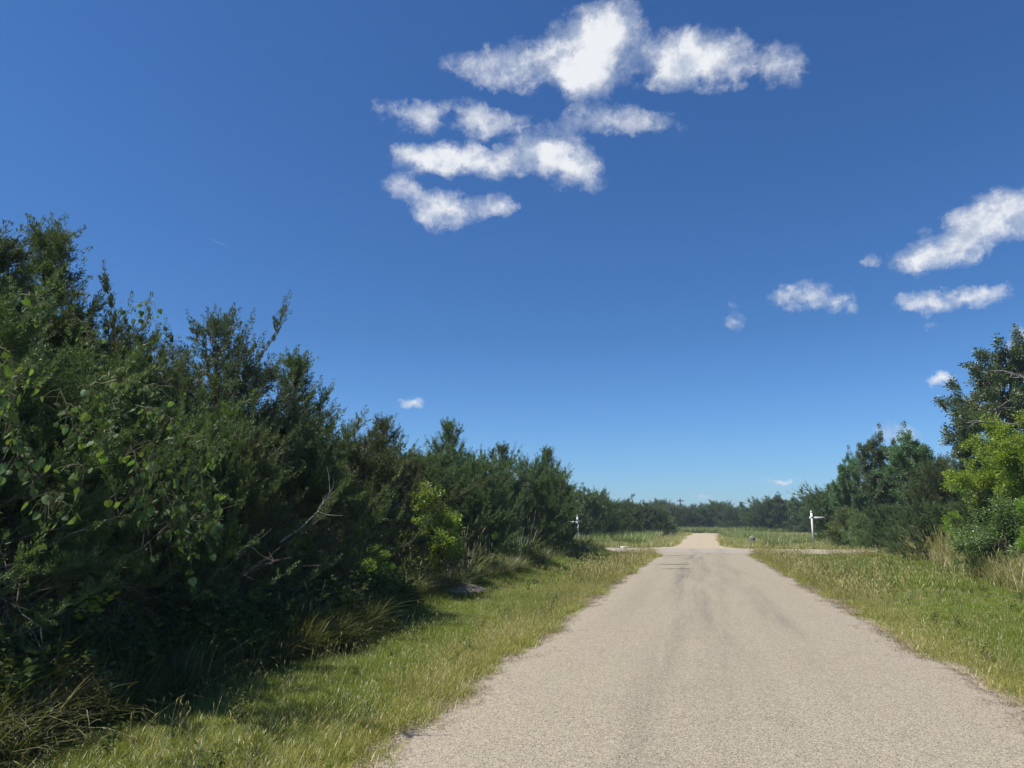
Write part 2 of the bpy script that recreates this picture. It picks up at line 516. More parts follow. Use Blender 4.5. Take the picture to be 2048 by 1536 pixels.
def road_mat(name, light, dark, tracks, cracks=True, rims=True):
    """worn chip seal: stone chips in grey binder, darker bleeding strips in the wheel lines, pale gritty edges"""
    m, t = new_mat(name)
    geo = t.n('ShaderNodeNewGeometry')
    pos = geo.outputs['Position']
    sp = t.n('ShaderNodeSeparateXYZ', {0: pos})
    vo = t.n('ShaderNodeTexVoronoi', {'Vector': pos, 'Scale': 125.0})
    chip = t.n('ShaderNodeSeparateColor', {0: vo.outputs['Color']}).outputs[0]
    vo2 = t.n('ShaderNodeTexVoronoi', {'Vector': pos, 'Scale': 78.0})
    chip2 = t.n('ShaderNodeSeparateColor', {0: vo2.outputs['Color']}).outputs[1]
    mixv = t.m('ADD', t.m('MULTIPLY', chip, .6), t.m('MULTIPLY', chip2, .4))
    big = t.noise(pos, .55, 5, .6)
    mid = t.noise(pos, 3.2, 5, .65)
    col = t.mix(t.rmp(mixv, .12, .80, smooth=False), dark, light)
    col = t.mix(t.m('MULTIPLY', t.rmp(big, .35, .7), .45), col, t.mix(1.0, col, (.99, .97, .94), 'MULTIPLY'))
    # bleeding binder in the wheel lines
    long_ = t.noise(t.v('MULTIPLY', pos, (1.6, .10, 1)), 1.0, 4, .65)
    fine = t.noise(t.v('MULTIPLY', pos, (5.0, .45, 1)), 1.0, 5, .7)
    acc = None
    for (x0, wd, amt) in tracks:
        d = t.m('DIVIDE', t.m('SUBTRACT', sp.outputs[0], x0), wd)
        gs = t.m('MULTIPLY', t.m('POWER', 2.718, t.m('MULTIPLY', t.m('MULTIPLY', d, d), -1.0)), amt)
        acc = gs if acc is None else t.m('ADD', acc, gs)
    near = t.rmp(sp.outputs[1], 6, 20, .32, 1)
    strip = t.m('MULTIPLY', t.m('MULTIPLY', acc, near), t.m('MULTIPLY', t.rmp(long_, .38, .66), t.rmp(fine, .25, .75, .35, 1)))
    col = t.mix(t.m('MULTIPLY', strip, .8, clamp=True), col, t.mix(t.rmp(mixv, .2, .8), (.075, .068, .060), (.19, .172, .15)))
    # worn dark blotches and faint stains
    st = t.rmp(mid, .62, .78)
    col = t.mix(t.m('MULTIPLY', st, .25), col, (.17, .155, .14))
    # pale loose grit towards both edges
    ed = t.rmp(t.m('ADD', t.m('ABSOLUTE', t.m('SUBTRACT', sp.outputs[0], .2)), t.m('MULTIPLY', t.m('SUBTRACT', mid, .5), 1.1)), 1.9, 2.6)
    col = t.mix(t.m('MULTIPLY', ed, .5), col, t.mix(t.rmp(mixv, .2, .8), (.22, .18, .135), (.46, .385, .30)))
    # soil and dead grass creeping over the broken rim
    rim = t.m('ADD', t.m('ABSOLUTE', t.m('SUBTRACT', sp.outputs[0], .2)), t.m('MULTIPLY', t.m('SUBTRACT', t.noise(t.v('MULTIPLY', pos, (1, .6, 1)), 4.5, 5, .7), .5), 1.5))
    soil = t.mix(t.rmp(t.noise(pos, 60, 3, .7), .3, .7), (.085, .066, .042), (.25, .20, .135))
    col = t.mix(t.m('MULTIPLY', t.rmp(rim, 2.58, 2.80), .8 if rims else 0.0), col, soil)
    if cracks:
        wv = t.v('ADD', pos, t.v('SCALE', t.noise(pos, 1.3, 5, .7, color=True), scale=1.1))
        cr = t.n('ShaderNodeTexVoronoi', {'Vector': wv, 'Scale': .55}, feature='DISTANCE_TO_EDGE').outputs['Distance']
        cmask = t.m('MULTIPLY', t.rmp(cr, .0, .013, 1, 0), t.m('MULTIPLY', t.rmp(t.noise(pos, .8, 2), .50, .58), t.rmp(ed, 0, 1, .30, .9)))
        col = t.mix(t.m('MULTIPLY', cmask, .75), col, (.07, .06, .05))
    p = t.n('ShaderNodeBsdfPrincipled', {'Base Color': col, 'Roughness': .88, 'Specular IOR Level': .2})
    hgt = t.m('MULTIPLY_ADD', vo.outputs['Distance'], -1.0, t.m('MULTIPLY', chip, .6))
    t.link(t.n('ShaderNodeBump', {'Strength': .55, 'Distance': .008, 'Height': hgt}).outputs[0], p.inputs['Normal'])
    t.n('ShaderNodeOutputMaterial', {0: p.outputs[0]})
    return m


def strip(name, ys, left, right, z, mat, cols=12):
    xl, xr = left(ys), right(ys)
    k = np.linspace(0, 1, cols)
    X = xl[:, None] * (1 - k) + xr[:, None] * k
    Y = np.repeat(ys[:, None], cols, 1)
    crown = .035 * (1 - (2 * k - 1) ** 4)
    Z = z + np.repeat(crown[None, :], len(ys), 0)
    i_ = (np.arange(len(ys) - 1)[:, None] * cols + np.arange(cols - 1)[None, :]).ravel()
    return obj(name, mesh(name, np.stack([X.ravel(), Y.ravel(), Z.ravel()], 1), np.stack([i_, i_ + 1, i_ + cols + 1, i_ + cols], 1), mat, smooth=True))


M_ROAD = road_mat('worn_chip_seal', (.46, .398, .288), (.138, .121, .094), [(.15, .70, .95), (-.55, .26, 1.1), (1.35, .30, .7), (-1.5, .3, .35)])
M_ROAD2 = road_mat('grey_chip_seal', (.46, .41, .33), (.17, .155, .13), [(-.4, .35, .6), (1.3, .35, .5)], rims=False)
M_ROAD3 = road_mat('fresh_tan_chip_seal', (.51, .42, .285), (.27, .22, .155), [(.0, .3, .12)], cracks=False, rims=False)
tag(strip('road', np.arange(-14, 47.1, .1), road_left, road_right, .004, M_ROAD, 14), 'worn pale chip seal lane running to the crossing', kind='structure')
cy_ = np.array([CROSS0, 47.0, 49.4, 50.5, 51.6, 52.6, CROSS1])
cx_ = np.arange(-70, 30.1, .25)
CXG, CYG = np.meshgrid(cx_, cy_)
CYG = CYG + np.where(CYG < 46, -1, np.where(CYG > 53, 1, 0)) * (.18 * noise1(CXG, 21, 1.4) + .22 * noise1(CXG, 22, 4.0))
i_ = (np.arange(len(cy_) - 1)[:, None] * len(cx_) + np.arange(len(cx_) - 1)[None, :]).ravel()
cross = obj('cross_road', mesh('cross_road', np.stack([CXG.ravel(), CYG.ravel(), np.full(CXG.size, .042)], 1), np.stack([i_, i_ + 1, i_ + len(cx_) + 1, i_ + len(cx_)], 1), M_ROAD2))
tag(cross, 'narrower grey road crossing the lane', kind='structure')
tag(strip('far_road', np.concatenate([np.arange(52.9, 60, .2), np.arange(60, 140.5, .8)]), far_left, far_right, .004, M_ROAD3, 10), 'tan lane beyond the crossing', kind='structure')
bx_ = np.linspace(0, 1, 40)
bend = []
for q in bx_:
    a = q * 1.35
    bend.append((1.2 - 26 * (1 - math.cos(a)) * 1.0 - 40 * max(0, q - .8), 139.5 + 7.0 * math.sin(a)))
bend = np.array(bend)
tb = np.gradient(bend, axis=0)
tb /= np.linalg.norm(tb, axis=1)[:, None]
nb = np.stack([tb[:, 1], -tb[:, 0]], 1) * 2.45
BV = np.concatenate([np.c_[bend - nb, np.full(40, .03)], np.c_[bend + nb, np.full(40, .03)]])
q = np.arange(39)
tag(obj('bend_road', mesh('bend_road', BV, np.stack([q, q + 40, q + 41, q + 1], 1), M_ROAD3)), 'tan lane turning left out of sight', kind='structure')


def skid_mat():
    m, t = new_mat('tyre_rubber_mark')
    tc_ = t.n('ShaderNodeTexCoord')
    g = t.n('ShaderNodeSeparateXYZ', {0: tc_.outputs['Generated']})
    e = t.m('MULTIPLY', t.rmp(g.outputs[0], 0, .35), t.rmp(g.outputs[0], .6, 1, 1, 0))
    e = t.m('MULTIPLY', e, t.m('MULTIPLY', t.rmp(g.outputs[1], 0, .4), t.rmp(g.outputs[1], .6, 1, 1, 0)))
    e = t.m('MULTIPLY', e, t.rmp(t.noise(tc_.outputs['Object'], 4, 4, .7), .3, .7, .3, .8))
    d = t.n('ShaderNodeBsdfDiffuse', {'Color': (.07, .065, .06, 1)})
    tr = t.n('ShaderNodeBsdfTransparent')
    s = t.n('ShaderNodeMixShader', {0: e, 1: tr.outputs[0], 2: d.outputs[0]})
    t.n('ShaderNodeOutputMaterial', {0: s.outputs[0]})
    return m


M_SKID = skid_mat()
for (xa, xb, yp, hw) in ((1300, 1400, 1131, .32), (1312, 1405, 1140, .22), (1310, 1400, 1113, .3)):
    a, b = on_ground(xa, yp), on_ground(xb, yp)
    o = obj('skid_mark', mesh('skid_mark', [(-.5, -1, 0), (.5, -1, 0), (.5, 1, 0), (-.5, 1, 0)], np.array([[0, 1, 2, 3]]), M_SKID))
    o.location = ((a[0] + b[0]) / 2, (a[1] + b[1]) / 2, .056)
    o.scale = (math.dist(a, b), hw, 1)
    o.rotation_euler = (0, 0, math.atan2(b[1] - a[1], b[0] - a[0]))
    tag(o, 'dark tyre streaks across the lane before the crossing', kind='structure', group='tyre streaks')


# ------------------------------------------------------------------ foliage makers
def leaf_tris(P, D, L, Wd, r):
    """one narrow triangle per sprig"""
    n = len(P)
    D = unit(D)
    A = unit(np.cross(D, r.normal(size=(n, 3))))
    a = P - A * Wd[:, None]
    b = P + A * Wd[:, None]
    c = P + D * L[:, None]
    V = np.stack([a, b, c], 1).reshape(-1, 3)
    return V, np.arange(3 * n).reshape(-1, 3)


def leaf_quads(P, D, L, Wd, r, flat=None, fold=.18):
    """a pointed leaf of two folded halves"""
    n = len(P)
    D = unit(D)
    N = r.normal(size=(n, 3))
    if flat is not None:
        N = N * (1 - flat) + np.array([0, 0, 1.0]) * flat
    A = unit(np.cross(D, N))
    Nn = np.cross(A, D)
    m = P + D * (L * .45)[:, None] - Nn * (fold * Wd)[:, None]
    V = np.stack([P, m + A * Wd[:, None] + Nn * (2 * fold * Wd)[:, None], P + D * L[:, None], m - A * Wd[:, None] + Nn * (2 * fold * Wd)[:, None]], 1).reshape(-1, 3)
    i = np.arange(n)[:, None] * 4
    F = np.concatenate([i + np.array([[0, 1, 2]]), i + np.array([[0, 2, 3]])])
    return V, F


def bez(p0, p1, p2, n):
    s = np.linspace(0, 1, n)[:, None]
    return p0 * (1 - s) ** 2 + 2 * p1 * s * (1 - s) + p2 * s * s


def make_plumes(stems, r, plume_len, density):
    """side plumes along branch paths: returns base points, directions, lengths"""
    P, D, L = [], [], []
    for path, s0, k in stems:
        seg = np.diff(path, axis=0)
        ln = np.linalg.norm(seg, axis=1).sum()
        n = max(2, int(ln * density * k))
        s = s0 + (1 - s0) * r.random(n) ** .8
        f = s * (len(path) - 1)
        i = np.minimum(f.astype(int), len(path) - 2)
        w = (f - i)[:, None]
        p = path[i] * (1 - w) + path[i + 1] * w
        t = unit(path[i + 1] - path[i])
        d = t * .75 + unit(r.normal(size=(n, 3))) * .75 + np.array([0, 0, .38])
        l = plume_len * r.uniform(.55, 1.25, n) * (1.1 - .45 * s)
        P.append(p), D.append(unit(d)), L.append(l)
        # the growing tip
        P.append(path[-1:]), D.append(unit(unit(path[-1:] - path[-2:-1]) + np.array([[0, 0, .35]]))), L.append(np.array([plume_len * 1.25]))
    return np.concatenate(P), np.concatenate(D), np.concatenate(L)


def juniper(seed, Ht, R, shape, n_br, leaders=(), arms=(), plume=.30, per=60, dens=11.0, low=.02, leaf=(.046, .0074), gap=0.0):
    """cedar: a leader with whorls of rising branches, each set with bushy plumes of scale-leaf sprigs"""
    r = np.random.default_rng(seed)
    wood = MB()
    stems = []
    base = np.zeros(3)

    def leader(p0, tip, rad, R_, nb, lo):
        mid = (p0 + tip) / 2 + np.r_[r.normal(0, .12, 2), 0]
        path = bez(p0, mid, tip, 12)
        wood.tube(path, np.linspace(rad, .008, 12), 6)
        stems.append((path[5:], .3, 1.6))
        az0 = r.uniform(0, 6.28)
        lob = r.uniform(0, 6.28, 3)
        for k in range(nb):
            t = lo + (1 - lo) * (k + r.random()) / nb
            t = min(t, .97)
            az = az0 + k * 2.39996 + r.normal(0, .35)
            env = shape(t) * R_ * (1 + .22 * math.sin(2 * az + lob[0]) + .16 * math.sin(3 * az + lob[1] + 5 * t))
            env *= 1 + .26 * (math.sin(3 * az + lob[2]) * math.sin(1.9 * t * Ht + lob[0]) + .7 * math.sin(5 * az - 8 * t + lob[1]))   # bulging tufts, dark hollows
            if r.random() < gap:
                continue
            l = max(.12, env * r.uniform(.62, 1.12))
            f = t * 11
            i = min(int(f), 10)
            b = path[i] * (1 - f + i) + path[i + 1] * (f - i)
            out = np.array([math.cos(az), math.sin(az), 0.])
            rise = r.uniform(-.15, .45) + .35 * t
            p1 = b + out * l * .6 + np.array([0, 0, l * rise * .3])
            p2 = b + out * l + np.array([0, 0, l * (rise + r.uniform(.05, .35))])
            bp = bez(b, p1, p2, 7)
            bp[1:-1] += r.normal(0, .02 * l, (5, 3))
            wood.tube(bp, np.linspace(min(.03, .010 + .012 * l), .004, 7), 4)
            stems.append((bp, .22, .75))
            for _s in range(3 if l > .5 else 1):
                i0 = r.integers(2, 6)
                d_ = unit(unit(bp[i0 + 1] - bp[i0]) + r.normal(0, .55, 3) + np.array([0, 0, .12]))
                l2 = max(.14, l * r.uniform(.22, .42))
                q0 = bp[i0]
                q2 = q0 + d_ * l2 + np.array([0, 0, .12 * l2])
                sb = bez(q0, (q0 + q2) / 2 + r.normal(0, .03, 3), q2, 4)
                wood.tube(sb, np.linspace(.008, .003, 4), 3)
                stems.append((sb, .15, 1.0))

    leader(base, np.array([r.normal(0, .08), r.normal(0, .08), Ht]), .11, R, n_br, low)
    for (az, t0, ln, tilt, rr, nb) in leaders:
        p0 = np.array([0, 0, t0 * Ht])
        dr = np.array([math.cos(az) * math.sin(tilt), math.sin(az) * math.sin(tilt), math.cos(tilt)])
        leader(p0, p0 + dr * ln, .05, rr, nb, .25)
    P, D, L = make_plumes(stems, r, plume, dens)
    n = len(P)
    uu = r.random((n, per))
    ax = D[:, None, :]
    off = unit(r.normal(size=(n, per, 3)))
    off -= (off * ax).sum(-1, keepdims=True) * ax
    pos = P[:, None, :] + ax * (uu * L[:, None])[..., None] + off * (L[:, None, None] * .17 * (1 - uu[..., None] * .75))
    dr = ax * .9 + off * .70 + np.array([0, 0, .12]) + r.normal(0, .15, (n, per, 3))
    ln = leaf[0] * r.uniform(.7, 1.4, (n, per)) * (1.15 - .4 * uu)
    wd = leaf[1] * r.uniform(.75, 1.3, (n, per))
    V, F = leaf_tris(pos.reshape(-1, 3), dr.reshape(-1, 3), ln.ravel(), wd.ravel(), r)
    tint = np.clip(np.repeat(r.normal(.45, .22, n), per) + r.normal(0, .16, n * per) + .25 * (uu.ravel() - .5), 0, 1)
    return wood, V, F, np.repeat(tint, 3)


def broadleaf(seed, Ht, trunk_h, lobes, n_leaf, leaf=(.075, .024), flat=.25, spray=.30, bare=0.0, tips=7, up=.3):
    """broad-leaved tree: trunk, limbs to each lobe of the crown, branchlets in the lobe, leaves in sprays round the branchlets"""
    r = np.random.default_rng(seed)
    wood = MB()
    fork = np.array([r.normal(0, .1), r.normal(0, .1), trunk_h])
    tr_ = .022 * Ht
    if trunk_h > .05:
        wood.tube(bez(np.zeros(3), np.array([r.normal(0, .1), r.normal(0, .1), trunk_h * .5]), fork, 8), np.linspace(tr_ * 1.3, tr_, 8), 8)
    tw = []
    for (cx, cy, cz, rx, rz_, nt) in lobes:
        c = np.array([cx, cy, cz])
        limb = bez(fork, (fork + c) / 2 + np.r_[r.normal(0, .15, 2), .25], c, 8)
        wood.tube(limb, np.linspace(tr_ * .6, tr_ * .22, 8), 6)
        for k in range(nt):
            d = unit(r.normal(size=3) + np.array([0, 0, up]))
            e = c + d * np.array([rx, rx, rz_]) * r.uniform(.65, 1.08)
            s = limb[r.integers(4, 8)]
            br = bez(s, (s + e) / 2 + r.normal(0, .12, 3) + np.array([0, 0, .12]), e, 6)
            wood.tube(br, np.linspace(tr_ * .16, .005, 6), 4)
            tw.append(br)
            for _ in range(tips):
                q = br[r.integers(2, 6)]
                e2 = q + unit(unit(e - c) * .8 + r.normal(size=3) * .8 + np.array([0, 0, .25])) * r.uniform(.25, .6) * (rx * .55 + .15)
                b2 = bez(q, (q + e2) / 2 + r.normal(0, .05, 3), e2, 4)
                wood.tube(b2, np.linspace(.008, .003, 4), 3)
                tw.append(b2)
    per = max(4, n_leaf // len(tw))
    P, D = [], []
    cl = []
    for br in tw:
        m = per if len(br) == 4 else max(3, per // 2)
        s = .25 + .75 * r.random(m)
        f = s * (len(br) - 1)
        i = np.minimum(f.astype(int), len(br) - 2)
        w = (f - i)[:, None]
        p = br[i] * (1 - w) + br[i + 1] * w
        t = unit(br[i + 1] - br[i])
        o = unit(r.normal(size=(m, 3)))
        P.append(p + o * spray * r.random((m, 1)) ** .7 * .6)
        D.append(t * .6 + o * .9 + np.array([0, 0, -.1]))
        cl.append(np.full(m, r.normal(0, .2)))
    P, D, cl = np.concatenate(P), np.concatenate(D), np.concatenate(cl)
    n = len(P)
    V, F = leaf_quads(P, D, leaf[0] * r.uniform(.65, 1.3, n), leaf[1] * r.uniform(.75, 1.2, n), r, flat)
    tint = np.clip(.45 + cl + r.normal(0, .2, n), 0, 1)
    return wood, V, F, np.repeat(tint, 4)


def dead_twigs(seed, n, R, zlo, zhi, rad=.0055, mat=None):
    """a tangle of bare dead twigs round the lower trunk"""
    r = np.random.default_rng(seed)
    mb = MB()
    for _ in range(n):
        az = r.uniform(0, 6.28)
        z = r.uniform(zlo, zhi)
        r0 = R * r.uniform(.2, .82)
        p = np.array([math.cos(az) * r0, math.sin(az) * r0, z])
        d = unit(np.array([math.cos(az), math.sin(az), r.normal(-.15, .35)]) + r.normal(0, .35, 3))
        l = r.uniform(.35, 1.1)
        path = [p]
        for _k in range(4):
            d = unit(d + r.normal(0, .22, 3) + np.array([0, 0, -.04]))
            path.append(path[-1] + d * l / 4)
        mb.tube(np.array(path), np.linspace(rad * r.uniform(.6, 1.5), .0015, 5), 3)
        for _k in range(2):
            q = path[r.integers(1, 4)]
            e = unit(d + r.normal(0, .8, 3)) * r.uniform(.12, .4)
            mb.tube(np.array([q, q + e * .5 + r.normal(0, .02, 3), q + e]), np.array([.0028, .002, .001]), 3)
    return mb


PROTO = {}


def proto(key, name, parts, mat, bark=M_BARK, twigs=None):
    wood, V, F, tint = parts
    PROTO[key] = dict(name=name, top=float(np.percentile(V[:, 2], 99.98)), wood=wood.mesh('trunk', bark, True), crown=mesh('crown', V, F, mat, {'tint': tint}),
                      twigs=twigs.mesh('dead_branches', M_DEAD) if twigs else None)


def cone(t):
    return (1 - t) ** 1.0 * min(1.05, .88 + 1.2 * t)


def dome(t):
    return math.sqrt(max(.02, 1 - t ** 2.2)) * min(1, .85 + 1.0 * t)


def egg(t):
    return max(.05, math.sin(PI * min(1, t * .78 + .24)) ** .7)


proto('cone', 'juniper_tree', juniper(1, 5.6, 2.1, cone, 165, ((2.2, .28, 2.0, .45, .6, 22), (5.1, .24, 1.9, .5, .6, 22))), M_JUN, twigs=dead_twigs(51, 420, 2.0, .1, 2.0))
proto('spire', 'juniper_tree', juniper(2, 5.4, 1.9, cone, 160, ((.6, .4, 1.7, .25, .45, 18),), plume=.27), M_JUNB, twigs=dead_twigs(52, 420, 1.9, .1, 2.0))
proto('dome', 'juniper_tree', juniper(3, 4.6, 1.95, dome, 165, ((1.0, .3, 2.6, .45, .6, 22), (3.2, .3, 2.7, .38, .6, 22), (5.3, .35, 2.3, .5, .55, 20))), M_JUN, twigs=dead_twigs(53, 460, 2.1, .1, 1.9))
proto('arms', 'juniper_tree', juniper(4, 5.0, 1.6, egg, 100, ((0.0, .62, 1.40, .80, .48, 24), (.25, .50, 1.65, 1.12, .45, 24), (2.9, .45, 2.0, .34, .5, 22), (1.5, .42, 1.8, .28, .5, 20), (3.7, .5, 1.6, .55, .45, 18), (4.6, .35, 1.7, .6, .5, 18)), gap=.12), M_JUNB, twigs=dead_twigs(54, 420, 1.9, .1, 2.0))
proto('olive', 'juniper_tree', juniper(5, 4.0, 1.95, dome, 165, ((.8, .3, 2.0, .5, .55, 20), (2.9, .3, 2.1, .45, .55, 20)), plume=.26), M_JUN, twigs=dead_twigs(55, 420, 2.0, .1, 1.5))
proto('oak', 'oak_tree', broadleaf(6, 9, 2.2, [(0, 0, 7.2, 1.5, 1.6, 18), (-1.7, .3, 6.2, 1.3, 1.3, 15), (1.5, -.3, 6.3, 1.4, 1.3, 15), (.3, 1.5, 5.6, 1.4, 1.3, 13), (-.4, -1.4, 5.2, 1.4, 1.3, 13), (-1.9, -.6, 4.2, 1.3, 1.1, 12), (1.8, .6, 4.3, 1.3, 1.1, 12), (.9, 0, 3.0, 1.3, 1.0, 9)], 80000, (.095, .030)), M_OAK)
proto('elm', 'elm_tree', broadleaf(7, 7.6, 1.4, [(0, 0, 6.1, 1.1, 1.5, 16), (-1.3, .2, 5.2, 1.0, 1.3, 14), (1.3, .1, 5.3, 1.0, 1.3, 14), (0, 1.2, 4.4, 1.2, 1.2, 12), (.1, -1.2, 4.2, 1.2, 1.2, 12), (-1.2, -.5, 3.2, 1.2, 1.1, 12), (1.3, .4, 3.2, 1.2, 1.1, 12), (0, -.3, 2.0, 1.4, 1.0, 12), (.8, .3, .9, 1.5, .8, 10), (-.8, -.3, 1.0, 1.5, .8, 10)], 90000, (.09, .030), up=.5), M_OAK)
proto('yellow', 'hackberry_tree', broadleaf(8, 5.4, .9, [(0, 0, 4.2, 1.3, 1.1, 14), (-1.3, -.2, 3.4, 1.1, 1.0, 12), (1.2, .3, 3.5, 1.1, 1.0, 12), (.2, -1.2, 2.7, 1.1, 1.0, 11), (-.4, 1.1, 2.6, 1.2, 1.0, 11), (-1.0, -.8, 1.8, 1.1, .9, 10), (1.1, -.6, 1.7, 1.1, .9, 10)], 62000, (.09, .021), flat=.1), M_YEL)
proto('bush', 'leafy_bush', broadleaf(9, 3.2, .25, [(0, 0, 2.1, 1.0, .9, 14), (-.9, 0, 1.5, .9, .8, 12), (.9, .1, 1.5, .9, .8, 12), (0, -.9, 1.1, .9, .8, 11), (.1, .9, 1.2, .9, .8, 11)], 30000, (.06, .019)), M_ELM)
proto('sapling', 'sapling', broadleaf(10, 2.2, .55, [(0, 0, 1.75, .34, .55, 14), (-.3, 0, 1.25, .36, .4, 11), (.3, .1, 1.2, .4, .4, 11), (.05, -.3, .9, .35, .35, 9), (0, .3, .95, .35, .35, 9)], 11000, (.05, .018), flat=.35, spray=.16, tips=5), M_SAP, bark=M_DEAD)


def place(key, x, y, z_top, rz=0.0, wide=1.0, label='', cat='tree', group=None, twigs=False, lean=(0, 0), parts=True):
    p = PROTO[key]
    z0 = float(height(x, y)) - .03
    s = (z_top - z0) / p['top']
    o = empty(p['name'], (x, y, z0), rz)
    o.scale = (s * wide, s * wide, s)
    o.rotation_euler = (lean[0], lean[1], rz)
    tag(o, label, cat, group)
    obj('trunk', p['wood'], o)
    obj('crown', p['crown'], o)
    if twigs and p['twigs']:
        obj('dead_branches', p['twigs'], o)
    return o


def tree_side(key, px, py, X, **kw):
    q = at_side(px, py, X)
    return place(key, q[0], q[1], q[2], **kw)


def tree_depth(key, px, py, D, **kw):
    q = at_depth(px, py, D)
    return place(key, q[0], q[1], q[2], **kw)


# ------------------------------------------------------------------ trees along the left verge
LEFT = 'junipers along the left verge'
front = [
    ('dome', -60, 560, -7.0, 1.0, 1.05, 'dark juniper cut off by the left edge of the photo, lower part hidden by undergrowth'),
    ('spire', 6, 455, -7.8, .3, 1.1, 'dark juniper at the left edge beside the tall pointed one'),
    ('cone', 112, 440, -8.2, 2.0, .95, 'tall juniper with a single pointed top, highest on the left'),
    ('olive', 222, 545, -7.9, 2.4, .74, 'rounded juniper with grapevine leaves at its right side'),
    ('olive', 120, 690, -6.95, .5, 1.0, 'low juniper in front of the tall pointed one, hung with grapevines'),
    ('arms', 440, 612, -8.0, .25, .95, 'juniper with two crooked arms reaching right against the sky'),
    ('olive', 318, 745, -7.0, 2.6, .95, 'olive green juniper below the one with crooked arms'),
    ('cone', 598, 700, -7.2, 3.5, 1.0, 'cone shaped juniper with a thin tip right of the crooked arms'),
    ('dome', 470, 800, -6.8, 5.2, 1.0, 'dense olive juniper in front of the cone shaped one'),
    ('dome', 700, 835, -7.8, 1.2, 1.0, 'rounded juniper just behind the bright green sapling'),
    ('spire', 762, 828, -9.0, 2.2, 1.0, 'juniper with thin upright shoots above the bright sapling'),
    ('olive', 830, 860, -8.2, 3.3, 1.0, 'greyish dark juniper right of the bright sapling'),
    ('cone', 897, 836, -9.0, .9, .95, 'juniper with a bent pointed top in the middle of the row'),
    ('dome', 960, 890, -7.7, 4.4, 1.0, 'broad dark juniper behind the tall grass clumps'),
    ('spire', 1008, 884, -8.4, 5.0, 1.05, 'bluish green juniper with a broad cone towards the row end'),
    ('dome', 1062, 905, -7.6, .2, 1.0, 'dense juniper one before the end of the row'),
    ('cone', 1096, 892, -7.6, 2.9, 1.0, 'juniper with twin small points near the end of the row'),
    ('elm', 1126, 946, -7.3, 1.0, .62, 'last tree of the left row, casting its shadow on the verge'),
]
for (k, px, py, X, rz, wd, lab) in front:
    tree_side(k, px, py, X, rz=rz, wide=wd, label=lab, group=LEFT, twigs=(px < 620))
r_ = np.random.default_rng(77)
for j in range(26):                               # the rows behind, seen through the gaps
    y = 1.0 + j * 1.75 + r_.uniform(-.5, .5)
    x = -10.4 + r_.uniform(-.7, .7)
    k = ('dome', 'cone', 'olive', 'spire')[j % 4]
    place(k, x, y, r_.uniform(3.9, 4.7), rz=r_.uniform(0, 6.28), wide=1.1, label='juniper in the second row, half hidden behind the front junipers on the left', group='junipers half hidden behind the left row', twigs=(j < 12))
for j in range(22):
    y = 2.0 + j * 2.2 + r_.uniform(-.6, .6)
    x = -13.6 + r_.uniform(-.8, .8)
    place(('cone', 'dome', 'spire')[j % 3], x, y, r_.uniform(3.9, 4.8), rz=r_.uniform(0, 6.28), wide=1.15, label='juniper deep in the thicket left of the road, only glimpsed through gaps', group='junipers deep in the left thicket')

# left of the lane beyond the crossing
for (k, px, py, D, lab) in [
    ('elm', 1170, 966, 66, 'tree behind the greyish left signpost'), ('dome', 1197, 974, 70, 'juniper just right of the greyish left signpost'),
    ('olive', 1226, 988, 76, 'low juniper left of the far lane, above the brushy weeds'), ('dome', 1256, 996, 84, 'juniper over the grass bank left of the far lane'),
    ('elm', 1288, 1000, 92, 'dark round tree left of the far lane'), ('dome', 1318, 1010, 104, 'rightmost juniper of the clump left of the far lane'), ('bush', 1335, 1030, 108, 'low bush at the tip of the clump left of the far lane')]:
    tree_depth(k, px, py, D, rz=px * .7, wide=1.15, label=lab, group='trees left of the far lane', cat='bush' if k == 'bush' else 'tree')
for j in range(14):
    q = at_depth(1150 + j * 13, 1004 + r_.uniform(-5, 6), 98 + j * 2 + r_.uniform(-6, 6))
    place(('dome', 'elm', 'cone')[j % 3], q[0], q[1], q[2], rz=r_.uniform(0, 6.28), wide=1.2, label='dark tree filling in behind the clump left of the far lane', group='trees filling in behind the left clump')

# far treeline beyond the bend
FAR = [
    (1180, 1000, 'far tree at the left end of the far treeline, behind the left signpost'), (1215, 1004, 'far tree directly behind the thin dead trunk'), (1240, 1006, 'far tree just right of the thin dead trunk'),
    (1265, 1004, 'far tree over the middle of the clump left of the far lane'), (1290, 1003, 'far tree behind the dark round tree left of the far lane'), (1316, 998, 'left of the twin taller tops in the far treeline'),
    (1322, 996, 'right and higher of the twin taller tops in the far treeline'), (1345, 1006, 'far tree filling the gap left of the utility pole'), (1366, 1008, 'far tree directly in front of the utility pole'),
    (1384, 1011, 'lowest far tree, just right of the utility pole'), (1400, 1006, 'far tree in line with the left edge of the far lane'), (1420, 1004, 'far tree straight above the middle of the far lane'),
    (1436, 998, 'far tree with a raised point above the right edge of the far lane'), (1450, 1003, 'far tree just right of the raised point'), (1466, 1004, 'far tree midway between the raised point and the grey yard sign'),
    (1482, 1003, 'far tree left of the one above the grey yard sign'), (1500, 1005, 'far tree straight above the grey yard sign'), (1518, 1000, 'far tree right of the grey yard sign, where the treeline starts to rise'),
    (1535, 990, 'left shoulder of the taller far trees right of the yard sign'), (1552, 984, 'tallest of the far trees between yard sign and white signpost'), (1570, 990, 'far tree on the right slope of the tallest far tree'),
    (1586, 994, 'far tree at the dip left of the white signpost'), (1605, 988, 'far tree just left of the white signpost cap'), (1622, 984, 'far tree right behind the white signpost'),
    (1640, 980, 'far tree above the tip of the lettered name board'), (1660, 985, 'far tree showing left of the narrow dark tree on the right'), (1700, 985, 'far tree hidden behind the narrow dark tree on the right'),
    (1740, 985, 'far tree hidden behind the upright dark tree on the right')]
